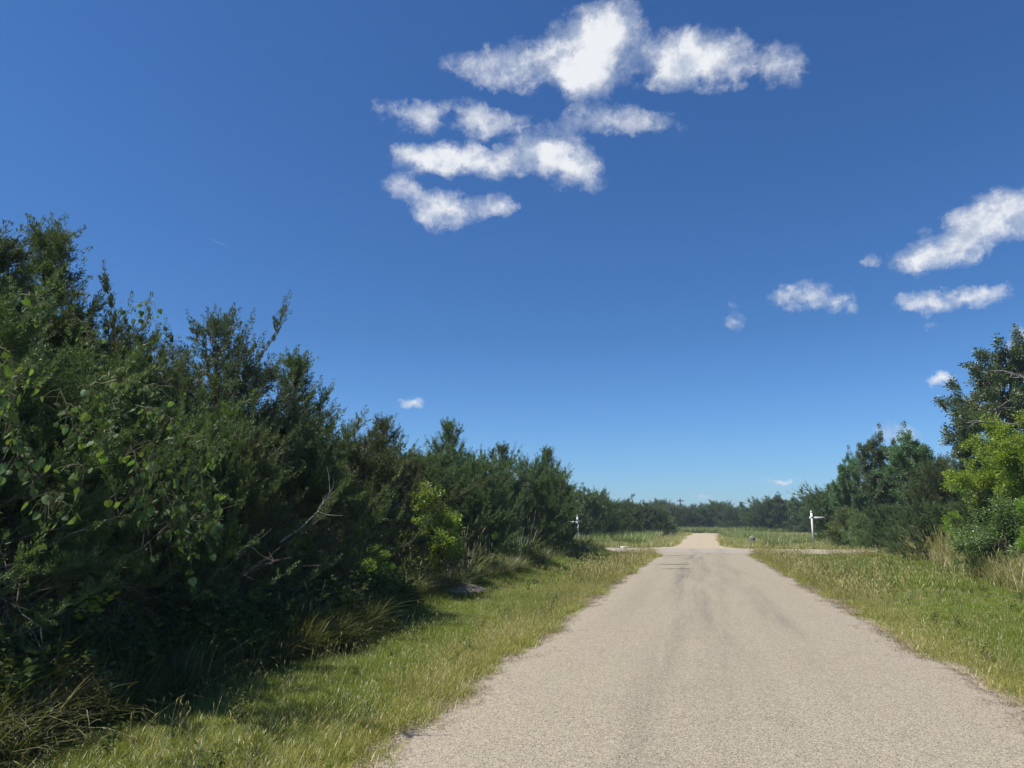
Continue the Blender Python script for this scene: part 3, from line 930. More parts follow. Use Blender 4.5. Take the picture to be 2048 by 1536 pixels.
for j, (px, py, lab) in enumerate(FAR):
    k = ('dome', 'elm', 'olive', 'cone', 'elm', 'dome')[j % 6]
    D = 172 + r_.uniform(-10, 10) if px < 1500 else 150 - (px - 1500) * .14 + r_.uniform(-6, 6)
    tree_depth(k, px, py, D, rz=r_.uniform(0, 6.28), wide=1.35 if k != 'cone' else 1.1, label=lab, group='far treeline beyond the bend')
for j in range(46):
    px = 1130 + j * 15 + r_.uniform(-5, 5)
    D = 186 + r_.uniform(-8, 22)
    q = at_depth(px, 1012 + r_.uniform(-7, 5), D)
    place(('elm', 'dome', 'olive')[j % 3], q[0], q[1], q[2], rz=r_.uniform(0, 6.28), wide=1.5, label='tree behind the far treeline, only its top showing', group='trees behind the far treeline')
# right side
RG = 'trees on the right of the road'
for (k, px, py, D, rz, wd, lab, cat) in [
    ('oak', 2010, 668, 33, 2.6, 1.0, 'tall oak at the right edge, highest tree on the right', 'tree'),
    ('oak', 2140, 640, 36, .6, 1.0, 'oak cut off by the right edge behind the tall one', 'tree'),
    ('yellow', 2032, 808, 25.0, 1.0, 1.12, 'bright yellow green tree at the right edge in front of the tall oak', 'tree'),
    ('yellow', 1978, 880, 27.5, 3.0, .95, 'smaller yellow green tree beside the taller yellow green one', 'tree'),
    ('elm', 1815, 845, 45, 1.0, .92, 'dark tree with a broad twiggy top in the middle of the right side', 'tree'),
    ('elm', 1757, 850, 47, 3.4, .72, 'upright dark tree left of the broad twiggy one', 'tree'),
    ('elm', 1692, 893, 54, 5.0, .62, 'narrow dark tree at the left end of the right side trees', 'tree'),
    ('oak', 1665, 965, 62, 5.0, .7, 'lower dark tree behind the white signpost', 'tree'),
    ('dome', 1868, 905, 40, 2.0, 1.0, 'juniper between the broad twiggy tree and the yellow green ones', 'tree'),
    ('spire', 1925, 895, 40, 4.0, 1.2, 'blue green juniper below the tall oak', 'tree'),
    ('olive', 1870, 985, 33, 1.0, 1.35, 'spreading juniper bush above the tall grass on the right', 'tree'),
    ('olive', 1770, 990, 42, 3.0, 1.1, 'dense round juniper below the broad twiggy tree', 'tree'),
    ('bush', 1722, 1018, 44, 3.0, .9, 'grey green bush right of the white signpost', 'bush'),
    ('bush', 1690, 1010, 52, 1.0, 1.1, 'bush partly behind the white signpost', 'bush'),
    ('dome', 1968, 968, 26.5, 5.0, 1.15, 'dark juniper under the smaller yellow green tree', 'tree'),
    ('bush', 2040, 985, 22.8, .4, 1.5, 'broad green bush at the right edge beneath the yellow green tree', 'bush'),
    ('bush', 1975, 1060, 23.5, 2.0, 1.3, 'low leafy bush in the tall grass near the right edge', 'bush'),
    ('yellow', 2095, 930, 22.0, 4.4, 1.0, 'low yellow green tree cut off by the right edge above the grass', 'tree'),
    ('olive', 1800, 1040, 38, 5.2, 1.2, 'low spreading juniper behind the tall grass fringe', 'tree')]:
    tree_depth(k, px, py, D, rz=rz, wide=wd, label=lab, cat=cat, group=RG)
for j in range(22):
    px = 1660 + j * 22
    D = 64 - j * 1.2 + r_.uniform(-2, 2)
    q = at_depth(px, 960 - j * 3 + r_.uniform(-12, 12), D)
    place(('dome', 'elm', 'olive')[j % 3], q[0], q[1], q[2], rz=r_.uniform(0, 6.28), wide=1.25, label='tree filling in behind the right side trees, mostly hidden', group='trees filling in behind the right side')


# ------------------------------------------------------------------ grasses
def grass_mat(name, green_a, green_b, straw, amount, road=False):
    """every blade has its own place between green and straw; drier patches across the ground, driest along the road edge"""
    m, t = new_mat(name)
    tint = t.n('ShaderNodeAttribute', attribute_name='tint').outputs['Fac']
    oi = t.n('ShaderNodeObjectInfo')
    geo = t.n('ShaderNodeNewGeometry')
    pos = geo.outputs['Position']
    col = t.mix(oi.outputs['Random'], green_a, green_b)
    big = t.noise(t.v('MULTIPLY', pos, (1, .6, 0)), .55, 4, .6)
    dry = t.m('ADD', t.m('MULTIPLY', t.m('SUBTRACT', big, .5), 1.3), amount)
    if road:
        sp = t.n('ShaderNodeSeparateXYZ', {0: pos})
        dl = t.m('SUBTRACT', t.m('ABSOLUTE', t.m('SUBTRACT', sp.outputs[0], .2)), 2.65)
        dry = t.m('ADD', dry, t.rmp(dl, .2, 1.5, .38, 0))
        dry = t.m('ADD', dry, t.m('MULTIPLY', t.rmp(sp.outputs[0], 3.5, 6, 0, 1), -.16))
    f = t.rmp(t.m('ADD', tint, dry), .75, 1.15)
    col = t.mix(f, col, straw)
    d = t.n('ShaderNodeBsdfDiffuse', {'Color': col})
    tr = t.n('ShaderNodeBsdfTranslucent', {'Color': t.mix(1.0, col, (1.2, 1.2, .6), 'MULTIPLY')})
    g = t.n('ShaderNodeBsdfGlossy', {'Color': (.9, .9, .9, 1), 'Roughness': .4})
    s = t.n('ShaderNodeMixShader', {0: .35, 1: d.outputs[0], 2: tr.outputs[0]})
    s = t.n('ShaderNodeMixShader', {0: .05, 1: s.outputs[0], 2: g.outputs[0]})
    t.n('ShaderNodeOutputMaterial', {0: s.outputs[0]})
    return m


M_LAWN = grass_mat('verge_grass', (.132, .195, .012), (.188, .240, .020), (.45, .39, .115), .0, road=True)
M_FIELD = grass_mat('field_grass', (.17, .215, .045), (.22, .26, .060), (.52, .45, .20), .32)
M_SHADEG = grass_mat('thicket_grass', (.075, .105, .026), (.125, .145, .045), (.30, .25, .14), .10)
M_STRAW = grass_mat('straw_stems', (.31, .31, .075), (.40, .36, .12), (.54, .47, .20), .25)
M_CANE = grass_mat('tall_reed_grass', (.15, .215, .050), (.21, .265, .080), (.46, .40, .21), .04)
M_FLUFF = plain_mat('seed_heads', (.30, .24, .15), (.46, .39, .26), 12, .9)
M_WHITEF = plain_mat('white_petals', (.75, .75, .72), (.85, .85, .82), 12, .8)


def blades(seed, n, rad, h, w, lean=.35, droop=.5, seg=3, clump=0.0):
    """n bent, tapering grass blades rooted in a disc"""
    r = np.random.default_rng(seed)
    a, q = r.uniform(0, 2 * PI, n), rad * np.sqrt(r.random(n))
    root = np.stack([q * np.cos(a), q * np.sin(a), np.full(n, -.02)], 1)
    if clump:
        root[:, :2] *= clump
    az = r.uniform(0, 2 * PI, n) if not clump else a + r.normal(0, .7, n)
    H = h * r.uniform(.45, 1.25, n)
    ln = lean * np.abs(r.normal(.6, .5, n))
    out = np.stack([np.cos(az), np.sin(az), np.zeros(n)], 1)
    sd_ = np.stack([-np.sin(az + r.normal(0, .5, n)), np.cos(az), np.zeros(n)], 1)
    sd_ = unit(sd_)
    wd = w * r.uniform(.6, 1.3, n)
    lev = np.linspace(0, 1, seg + 1)
    V, F4, F3 = [], [], []
    per = 2 * seg + 1
    dr = droop * np.abs(r.normal(.7, .5, n))
    for i, s in enumerate(lev):
        c = root + np.array([0, 0, 1]) * (H * (s - .32 * dr * s ** 3))[:, None] + out * (H * (ln * s + dr * s ** 2.2 * .75))[:, None]
        if i < seg:
            ww = (wd * (1 - .55 * s ** 1.5))[:, None]
            V += [c - sd_ * ww, c + sd_ * ww]
        else:
            V += [c]
    V = np.stack(V, 1).reshape(-1, 3)
    b = np.arange(n) * per
    for i in range(seg - 1):
        F4.append(np.stack([b + 2 * i, b + 2 * i + 1, b + 2 * i + 3, b + 2 * i + 2], 1))
    F3 = np.stack([b + 2 * seg - 2, b + 2 * seg - 1, b + 2 * seg], 1)
    tint = np.repeat(r.random(n), per)
    return V, [np.concatenate(F4), F3] if F4 else [F3], tint


def seed_stems(seed, n, rad, h, w, head, lean=.25):
    """thin flowering stems with narrow seed heads"""
    r = np.random.default_rng(seed)
    mb = MB()
    hd = MB()
    for _ in range(n):
        a, q = r.uniform(0, 6.28), rad * math.sqrt(r.random())
        p = np.array([q * math.cos(a), q * math.sin(a), -.02])
        H = h * r.uniform(.6, 1.2)
        d = r.normal(0, lean, 2)
        P = bez(p, p + np.array([d[0] * .25 * H, d[1] * .25 * H, H * .6]), p + np.array([d[0] * H, d[1] * H, H]), 4)
        mb.tube(P, np.linspace(w, w * .5, 4), 3)
        t_ = unit(P[-1] - P[-2])
        hd.tube(np.array([P[-1] - t_ * head * .5, P[-1], P[-1] + t_ * head * .5 + np.r_[r.normal(0, .01, 2), 0]]), np.array([w * .8, w * 2.6, w * .5]), 4)
    V = np.concatenate(mb.V + [v for v in hd.V])
    F = np.concatenate(mb.F4 + [f + mb.n for f in hd.F4])
    return V, [F], r.random(len(V)) * .3 + .5


def forb(seed, n_st, h, spread, leaf, per=16):
    """leafy weed: a few stems with leaves all the way up"""
    r = np.random.default_rng(seed)
    P, D = [], []
    for _ in range(n_st):
        az = r.uniform(0, 6.28)
        H = h * r.uniform(.5, 1.15)
        tip = np.array([math.cos(az) * spread * r.random(), math.sin(az) * spread * r.random(), H])
        b = bez(np.array([tip[0] * .15, tip[1] * .15, 0]), np.array([tip[0] * .4, tip[1] * .4, H * .7]), tip, per)
        for k in range(2, per):
            P.append(b[k])
            z = r.uniform(0, 6.28)
            D.append(np.array([math.cos(z), math.sin(z), r.uniform(-.2, .5)]))
    P, D = np.array(P), np.array(D)
    n = len(P)
    V, F = leaf_quads(P, D, leaf * r.uniform(.6, 1.3, n), leaf * .28 * r.uniform(.7, 1.2, n), r, .45)
    return V, F, np.repeat(np.clip(r.normal(.5, .25, n), 0, 1), 4)


SRC = {}


def source(kind, makers, mat):
    c = bpy.data.collections.new(kind + '_source')
    for k, f in enumerate(makers):
        V, F, tint = f
        c.objects.link(bpy.data.objects.new('%s_source' % kind, mesh(kind + '_source', V, F, mat, {'tint': tint})))
    SRC[kind] = (c, len(makers))


source('lawn', [blades(100 + k, 170, .25, .105, .0018, .6, .8) for k in range(5)], M_LAWN)
source('lawn_far', [blades(120 + k, 120, .38, .16, .0046, .5, .6, 2) for k in range(4)], M_LAWN)
source('straw', [seed_stems(130 + k, 8, .22, .26, .0013, .045, .32) for k in range(4)], M_STRAW)
source('straw_far', [seed_stems(140 + k, 9, .35, .42, .0045, .12, .3) for k in range(3)], M_STRAW)
source('field', [blades(150 + k, 90, .55, .34, .008, .4, .6, 2) for k in range(4)], M_FIELD)
source('cane', [blades(160 + k, 90, .45, .9, .011, .3, .6, 3) for k in range(4)], M_CANE)
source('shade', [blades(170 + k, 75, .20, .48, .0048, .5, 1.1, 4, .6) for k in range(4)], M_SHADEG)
source('weed', [forb(180 + k, 7, .55, .35, .075) for k in range(4)], M_WEED)
M_THATCH = plain_mat('dead_thatch', (.17, .135, .085), (.36, .30, .19), 9, .95)
source('thatch', [blades(190 + k, 46, .16, .04, .0022, 1.4, .8, 2) for k in range(3)], M_THATCH)
M_WILD = grass_mat('wild_verge_grass', (.19, .215, .055), (.26, .275, .085), (.52, .45, .23), .30)
source('wild', [blades(195 + k, 95, .42, .80, .0058, .35, .7, 3) for k in range(4)], M_WILD)
source('wild_stems', [seed_stems(205 + k, 14, .5, .95, .0035, .16, .2) for k in range(3)], M_STRAW)


def scatter(name, kind, pts, scale, label, lean=.08, seed=0):
    c, n = SRC[kind]
    r = np.random.default_rng(seed + 500)
    N = len(pts)
    me = bpy.data.meshes.new(name)
    me.vertices.add(N)
    z = height(pts[:, 0], pts[:, 1])
    me.vertices.foreach_set('co', np.c_[pts, z].astype(np.float32).ravel())
    a = me.attributes.new('turn', 'FLOAT_VECTOR', 'POINT')
    a.data.foreach_set('vector', np.c_[r.normal(0, lean, N), r.normal(0, lean, N), r.uniform(0, 6.28, N)].astype(np.float32).ravel())
    a = me.attributes.new('size', 'FLOAT', 'POINT')
    a.data.foreach_set('value', np.asarray(scale * r.uniform(.7, 1.3, N), dtype=np.float32))
    a = me.attributes.new('pick', 'INT', 'POINT')
    a.data.foreach_set('value', r.integers(0, n, N).astype(np.int32))
    o = obj(name, me)
    ng = bpy.data.node_groups.new(name + '_scatter', 'GeometryNodeTree')
    ng.interface.new_socket('Geometry', in_out='INPUT', socket_type='NodeSocketGeometry')
    ng.interface.new_socket('Geometry', in_out='OUTPUT', socket_type='NodeSocketGeometry')
    gi, go = ng.nodes.new('NodeGroupInput'), ng.nodes.new('NodeGroupOutput')
    ci = ng.nodes.new('GeometryNodeCollectionInfo')
    ci.inputs['Collection'].default_value = c
    ci.inputs['Separate Children'].default_value = True
    ci.inputs['Reset Children'].default_value = True

    def attr(nm, ty):
        q = ng.nodes.new('GeometryNodeInputNamedAttribute')
        q.data_type = ty
        q.inputs['Name'].default_value = nm
        return q.outputs['Attribute']
    ip = ng.nodes.new('GeometryNodeInstanceOnPoints')
    er = ng.nodes.new('FunctionNodeEulerToRotation')
    L = ng.links.new
    L(gi.outputs[0], ip.inputs['Points'])
    L(ci.outputs[0], ip.inputs['Instance'])
    ip.inputs['Pick Instance'].default_value = True
    L(attr('pick', 'INT'), ip.inputs['Instance Index'])
    L(attr('turn', 'FLOAT_VECTOR'), er.inputs[0])
    L(er.outputs[0], ip.inputs['Rotation'])
    L(attr('size', 'FLOAT'), ip.inputs['Scale'])
    L(ip.outputs[0], go.inputs[0])
    mod = o.modifiers.new('scatter', 'NODES')
    mod.node_group = ng
    tag(o, label, kind='stuff')
    return o


def spread(n, x0, x1, y0, y1, keep=None, bias=1.0, seed=0):
    r = np.random.default_rng(seed)
    p = np.c_[r.uniform(x0, x1, n), y0 + (y1 - y0) * r.random(n) ** bias]
    m = np.where(p[:, 0] < 0, .03, .08) + .17 * np.clip(.3 + noise1(p[:, 1], 77, 1.6), 0, 1)      # a bare crumbling strip of its own width along the seal
    k = ~(paved(p[:, 0], p[:, 1]) | paved(p[:, 0] + m, p[:, 1]) | paved(p[:, 0] - m, p[:, 1]) | paved(p[:, 0], p[:, 1] + .5) | paved(p[:, 0], p[:, 1] - .25))
    if keep is not None:
        k &= keep(p[:, 0], p[:, 1], r)
    return p[k]


left_edge = lambda x, y: x < -5.0 - .7 * np.clip((y - 9) / 5, 0, 1) + .35 * noise1(y, 9, .8)
nearx = lambda x, y, r: (y < 42.6) | (x > 7)
lawn = np.concatenate([
    spread(5600, -6.1, -2.35, 2.0, 16, seed=1), spread(4200, -6.2, -2.2, 16, 44.4, seed=2),
    spread(3200, 2.7, 9.0, 4.5, 18, seed=3), spread(5200, 2.6, 13.5, 18, 46.8, seed=4)])
scatter('verge_grass', 'lawn', lawn, 1.0, 'mown green grass of both verges, drier along the road', seed=1)
lf = np.concatenate([spread(2600, -7.5, -2.0, 26, 40.5, seed=5), spread(4200, 2.6, 17, 22, 47, nearx, seed=6)])
scatter('sparse_grass', 'lawn_far', lf, 1.0, 'longer green grass further along the verges', seed=2)
edge = lambda x, y, r: r.random(len(x)) < np.exp(-np.abs(np.abs(x - .2) - 3.0) / .55)
st = np.concatenate([spread(1900, -5, -2.4, 2.5, 20, edge, seed=7), spread(900, 2.8, 5.2, 5, 20, edge, seed=8),
                     spread(160, -5, -2.6, 3, 20, seed=31), spread(160, 3, 9, 5, 20, seed=32)])
scatter('dry_grass_stems', 'straw', st, 1.0, 'straw coloured seeding stems along the road edges', .22, 3)
edge2 = lambda x, y, r: r.random(len(x)) < np.exp(-np.abs(np.abs(x - .2) - 3.0) / .7)
st = np.concatenate([spread(1500, -5.5, -1.9, 20, 41.5, edge2, seed=9), spread(1700, 2.5, 6, 18, 46, edge2, seed=10), spread(160, 7.0, 12, 43, 47.2, seed=34),
                     spread(400, 3, 14, 20, 47, seed=33)])
scatter('dry_verge_stems', 'straw_far', st, .85, 'pale dry stems along the road edges towards the crossing', .16, 4)
fr = lambda x, y, r: r.random(len(x)) < np.exp(-np.minimum(np.abs(x - road_left(y)), np.abs(x - road_right(y))) / .13) * np.clip(.35 + 1.1 * noise1(y, 40, 1.3), 0.05, 1)
mt = []
for (a, b, sd_) in ((-2.9, -2.1, 11), (2.6, 3.4, 12)):
    r0 = np.random.default_rng(sd_)
    p = np.c_[r0.uniform(a, b, 26000), r0.uniform(2.5, 44, 26000)]
    p = p[r0.random(len(p)) < .8]
    mt.append(p[fr(p[:, 0], p[:, 1], r0)])
scatter('dead_grass', 'thatch', np.concatenate(mt), 1.0, 'flat dead grass creeping over the broken road edges', .2, 5)
fld = np.concatenate([spread(5200, -16, 30, 53.5, 90, seed=13), spread(4200, -30, 40, 90, 160, seed=14), spread(300, -24, -9, 46, 53.5, seed=15)])
fld = fld[~((fld[:, 1] > 45.0) & (fld[:, 1] < 54.0))]
scatter('field_grass', 'field', fld, 1.0, 'rough grass beyond the crossing', seed=6)
pr = np.concatenate([spread(90, 5, 12, 56, 61, lambda x, y, r: np.abs(x - 8.2) > 1.5, seed=16), spread(520, 6.2, 22, 62, 84, lambda x, y, r: (np.abs(x - 8.6) > 2.2) | (y > 63), seed=17), spread(240, 3.5, 9, 84, 130, seed=18)])
rline = lambda y: 8.3 + (y - 22) * .16 + .5 * noise1(y, 50, .6)
rt = spread(4200, 7.6, 19, 18, 52, lambda x, y, r: (r.random(len(x)) < np.exp(-np.abs(x - rline(y) - .9) / 1.0)) & (x > rline(y) - .4), seed=19)
rt = rt[(rt[:, 1] < 44.8) | (rt[:, 1] > 54)]
rs = spread(1800, 7.6, 19, 18, 45, lambda x, y, r: (r.random(len(x)) < np.exp(-np.abs(x - rline(y) - .6) / .9)) & (x > rline(y) - .9), seed=35)
scatter('fringe_seed_stems', 'wild_stems', rs, np.where(rs[:, 1] > 27, 1.1, .8), 'pale seeding stems standing over the tall grass on the right', .12, 18)
scatter('tall_reed_grass', 'cane', pr, .8, 'tall green reedy grass right of the far lane', seed=7)
scatter('tall_fringe_grass', 'wild', rt, np.where(rt[:, 1] > 27, 1.3, .95), 'tall seeding grass along the foot of the right side trees', seed=8)
far_ = np.concatenate([spread(1300, -24, 40, 144, 152, seed=20)])
scatter('distant_tall_grass', 'cane', far_, 1.15, 'tall pale grass in front of the far treeline', seed=9)
lt = np.concatenate([spread(420, -11, -4.6, 60, 96, lambda x, y, r: x < -4.4 - .9 * noise1(y, 60, .3), seed=21)])
scatter('weedy_bank_grass', 'cane', lt, .95, 'tall weeds on the bank left of the far lane', seed=10)
fringe = lambda x, y, r: (r.random(len(x)) < np.exp(-np.clip(-5.25 - x, 0, 9) / .9) * (.35 + .65 * (noise1(y, 70, 1.1) > 0))) & left_edge(x, y)
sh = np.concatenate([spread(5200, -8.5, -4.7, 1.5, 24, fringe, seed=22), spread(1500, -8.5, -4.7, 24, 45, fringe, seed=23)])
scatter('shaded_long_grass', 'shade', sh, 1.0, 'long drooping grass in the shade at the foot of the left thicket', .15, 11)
wd_ = np.concatenate([spread(1500, -9, -5.3, 1.5, 14, seed=24), spread(420, -9, -6.1, 14, 45, seed=25)])
scatter('shaded_weeds', 'weed', wd_, 1.0, 'leafy weeds growing in the shade below the left thicket', .15, 12)
wr = spread(330, 10.5, 17, 20, 44, lambda x, y, r: x > 10.2 + (y - 20) * .16, seed=26)
scatter('fringe_weeds', 'weed', wr, 1.3, 'leafy weeds among the tall grass on the right', .15, 13)
vw = np.concatenate([spread(50, -5.2, -2.8, 3, 30, seed=41), spread(160, 3.4, 10, 6, 42, seed=42)])
scatter('verge_weeds', 'weed', vw, .42, 'small leafy weeds dotted through the mown verges', .15, 21)
tp_ = spread(2600, -5.2, 10, 3, 40, lambda x, y, r: noise2(x * 1.6, y * 1.6, 8) > .75, seed=43)
scatter('thatch_patches', 'thatch', tp_, 1.6, 'thin patches of dead thatch in the verges', .2, 22)
# tiny white flowers in the right verge
fl = spread(60, 4.2, 11, 12, 44, seed=27)
mb = MB()
r0 = np.random.default_rng(5)
for (x, y) in fl:
    z = float(height(x, y)) + r0.uniform(.10, .18)
    s = r0.uniform(.012, .022)
    for k in range(5):
        a = k * 1.2566
        c, d = np.array([math.cos(a), math.sin(a), .25]) * s, np.array([math.cos(a + .6), math.sin(a + .6), .25]) * s * .7
        e = np.array([math.cos(a - .6), math.sin(a - .6), .25]) * s * .7
        mb.add([(x, y, z), (x + e[0], y + e[1], z + e[2]), (x + c[0], y + c[1], z + c[2]), (x + d[0], y + d[1], z + d[2])], [(0, 1, 2, 3)])
tag(obj('white_flowers', mb.mesh('white_flowers', M_WHITEF)), 'scattered tiny white flowers in the right verge', kind='stuff')

# loose stones along the broken edges
mb = MB()
r0 = np.random.default_rng(6)
for k in range(1500):
    y = 3 + 37 * r0.random() ** 1.4
    x = (float(road_left(y)) - abs(r0.normal(0, .12)) + .05) if r0.random() < .5 else (float(road_right(y)) + abs(r0.normal(0, .14)) - .08)
    s = r0.uniform(.006, .018)
    P = np.array([(1, 0, 0), (-1, 0, 0), (0, 1, 0), (0, -1, 0), (0, 0, .8), (0, 0, -.6)]) * s * r0.uniform(.7, 1.3, (6, 3))
    mb.add(P + np.array([x, y, float(height(x, y)) + .022]), [(0, 2, 4), (2, 1, 4), (1, 3, 4), (3, 0, 4), (2, 0, 5), (1, 2, 5), (3, 1, 5), (0, 3, 5)])
tag(obj('gravel', mb.mesh('gravel', plain_mat('loose_chips', (.20, .165, .125), (.44, .38, .30), 30, .9))), 'loose pale chips along the broken road edges', kind='stuff')


# ------------------------------------------------------------------ saplings, grass clumps and a heap of cuttings on the left
def sapling(px, py_top, base_px, rz, wide, label):
    x, y = on_ground(*base_px)
    D = np.array([x, y]) @ FH[:2]
    q = at_depth(px, py_top, D)
    return place('sapling', x, y, q[2], rz=rz, wide=wide, label=label, cat='sapling')


sapling(846, 962, (858, 1188), 0.6, 1.05, 'bright green sapling standing before the dark left row')
sapling(945, 1012, (888, 1184), 2.1, .95, 'shorter yellowish sapling on a pale stem right of the bright one')
sapling(1300, 1046, (1290, 1075), 1.1, 1.3, 'brushy little shrub on the grass bank left of the far lane')
sapling(700, 1085, (745, 1225), 4.0, 1.2, 'leafy shrub in half shade at the foot of the left row')


def clump(base_px, h, seed, n, label, wide=1.0, heads=14, mat=M_CANE):
    x, y = on_ground(*base_px)
    o = empty('grass_clump', (x, y, float(height(x, y)) - .02))
    V, F, t_ = blades(seed, n, .30 * wide, h, .007, .35, .8, 4, .8)
    obj('leaf_blades', mesh('leaf_blades', V, F, mat, {'tint': t_}), o)
    V, F, t_ = seed_stems(seed + 1, heads, .25 * wide, h * 1.35, .003, .16, .18)
    obj('seed_stems', mesh('seed_stems', V, F, M_FLUFF), o)
    tag(o, label, 'grass clump', 'tall grass clumps beside the left row')


clump((925, 1180), .95, 300, 260, 'tall grass clump with reddish seed heads right of the saplings', 1.4, 34)
clump((965, 1165), .8, 302, 200, 'grass clump at the right end of the brush heap', 1.2, 14)
clump((1040, 1142), 1.25, 304, 330, 'broad arching grass clump in front of the dense dark juniper', 1.9, 16)
clump((1010, 1150), .85, 306, 200, 'smaller grass clump left of the broad arching one', 1.3, 12)
clump((832, 1190), .95, 308, 260, 'tangled grass clump below the bright green sapling', 1.5, 16)
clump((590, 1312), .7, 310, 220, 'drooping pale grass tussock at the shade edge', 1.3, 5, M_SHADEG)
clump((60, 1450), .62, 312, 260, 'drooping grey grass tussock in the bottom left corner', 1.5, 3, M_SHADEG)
clump((2010, 1165), .85, 314, 260, 'tall arching grass clump at the right edge', 1.8, 18)
clump((1900, 1150), .6, 316, 220, 'arching grass clump on the right verge below the leafy bush', 1.6, 20)

# a low heap of dead cuttings at the saplings' feet
hx, hy = on_ground(892, 1197)
heap = empty('brush_heap', (hx, hy, float(height(hx, hy)) - .03), .5)
r0 = np.random.default_rng(9)
A, B = np.meshgrid(np.linspace(0, 2 * PI, 25)[:-1], np.linspace(0, 1, 7))
hz_ = .20 * (1 - B ** 1.6) + .025 * noise2(np.cos(A) * B * 6, np.sin(A) * B * 6, 4)
HV = np.stack([np.cos(A) * B * .95, np.sin(A) * B * .55, hz_], -1).reshape(-1, 3)
i_ = (np.arange(6)[:, None] * 24 + np.arange(24)[None, :])
j_ = (np.arange(6)[:, None] * 24 + (np.arange(24)[None, :] + 1) % 24)
HF = np.stack([i_, j_, j_ + 24, i_ + 24], -1).reshape(-1, 4)
obj('soil_mound', mesh('soil_mound', HV, HF, plain_mat('litter_soil', (.24, .19, .14), (.46, .38, .29), 22, .95, .6), smooth=True), heap)
mb = MB()
for k in range(900):
    a, q = r0.uniform(0, 6.28), math.sqrt(r0.random())
    p = np.array([math.cos(a) * q * .95, math.sin(a) * q * .55, .21 * (1 - q ** 1.6) + r0.uniform(.0, .03)])
    d = unit(np.array([r0.normal(), r0.normal(), r0.normal(0, .18)])) * r0.uniform(.06, .22)
    mb.tube(np.array([p - d / 2, p + np.array([0, 0, .012]), p + d / 2]), np.array([.005, .006, .003]), 3)
obj('dry_stalks', mb.mesh('dry_stalks', plain_mat('bleached_stalks', (.40, .33, .25), (.62, .54, .43), 8, .9)), heap)
tag(heap, 'low heap of pale dead cuttings at the saplings feet', 'brush heap')

# bare and fallen branches in the thicket
def branch(name, pts, rad, twigs, seed, label, mat, group=None, cat='branch'):
    r = np.random.default_rng(seed)
    P = np.array(pts)
    o_ = P[0].copy()
    P = P - o_
    n = 12
    s = np.linspace(0, 1, len(P))
    PP = np.stack([np.interp(np.linspace(0, 1, n), s, P[:, k]) for k in range(3)], 1)
    PP[1:-1] += r.normal(0, .012, (n - 2, 3))
    mb = MB()
    mb.tube(PP, np.linspace(rad, rad * .3, n), 5)
    for k in range(twigs):
        i = r.integers(3, n)
        d = unit(unit(PP[min(i, n - 1)] - PP[i - 1]) + r.normal(0, .6, 3)) * r.uniform(.15, .55)
        mb.tube(np.array([PP[i], PP[i] + d * .5 + r.normal(0, .02, 3), PP[i] + d]), np.array([rad * .35, rad * .25, .0015]), 4)
    o = obj(name, mb.mesh(name, mat))
    o.location = o_
    tag(o, label, cat, group)


DG = 'dead branches in the left thicket'
for k, (pts, X, rad, tw, lab) in enumerate([
    ([(110, 1060), (190, 1110), (250, 1175)], -5.9, .009, 8, 'long thin dead branch slanting down through the dark thicket'),
    ([(90, 1168), (125, 1205), (140, 1225)], -6.0, .006, 5, 'short forked dead branch low on the left'),
    ([(160, 1195), (205, 1190), (260, 1210)], -5.75, .006, 6, 'bare branch next to the sunlit sprig of leaves'),
    ([(155, 1064), (195, 1050), (212, 1020)], -6.0, .009, 8, 'curved dead branch in the darkest part of the thicket'),
    ([(560, 1085), (625, 1035), (660, 985)], -6.0, .016, 14, 'pale broken limb standing out of the olive juniper'),
    ([(470, 1180), (500, 1135), (560, 1120)], -5.6, .008, 12, 'arching bare twigs at the foot of the dense olive juniper'),
    ([(420, 1155), (470, 1120), (500, 1085)], -5.8, .008, 10, 'bare twigs rising beside the arching ones'),
    ([(300, 1055), (345, 1040), (400, 1050)], -5.6, .008, 12, 'tangle of bare twigs under the grapevine curtain')]):
    branch('dead_branch', [at_side(x, y, X + .15 * i) for i, (x, y) in enumerate(pts)], rad, tw, 400 + k, lab, M_PALE if 'pale' in lab else M_DEAD, DG)
q0, q1, q2 = at_depth(2085, 775, 31), at_depth(2040, 752, 31), at_depth(2006, 742, 30.6)
branch('dead_branch', [q0, q1, q2], .05, 22, 430, 'bare pale branch jutting from the tall oak at the right edge', M_PALE)
q0, q1, q2 = at_depth(2040, 850, 30), at_depth(1980, 842, 29.8), at_depth(1932, 846, 29.6)
branch('dead_branch', [q0, q1, q2], .035, 14, 431, 'long bare horizontal branch below the tall oak crown', M_PALE)

# a sunlit sprig of leaves low in the dark thicket
c = at_side(183, 1185, -5.5)
V, F, t_ = forb(500, 6, .32, .22, .085, 9)
o = empty('leafy_sprig', c - np.array([0, 0, .28]))
obj('sprig_leaves', mesh('sprig_leaves', V, F, M_YEL, {'tint': t_}), o)
mb = MB()
mb.tube(np.array([(0, 0, 0), (-.06, .04, -.08), (-.20, .12, -.16)]), np.array([.003, .004, .005]), 4)
obj('sprig_stem', mb.mesh('sprig_stem', M_STEM), o)
tag(o, 'sprig of bright yellow green leaves low in the dark thicket', 'sprig')


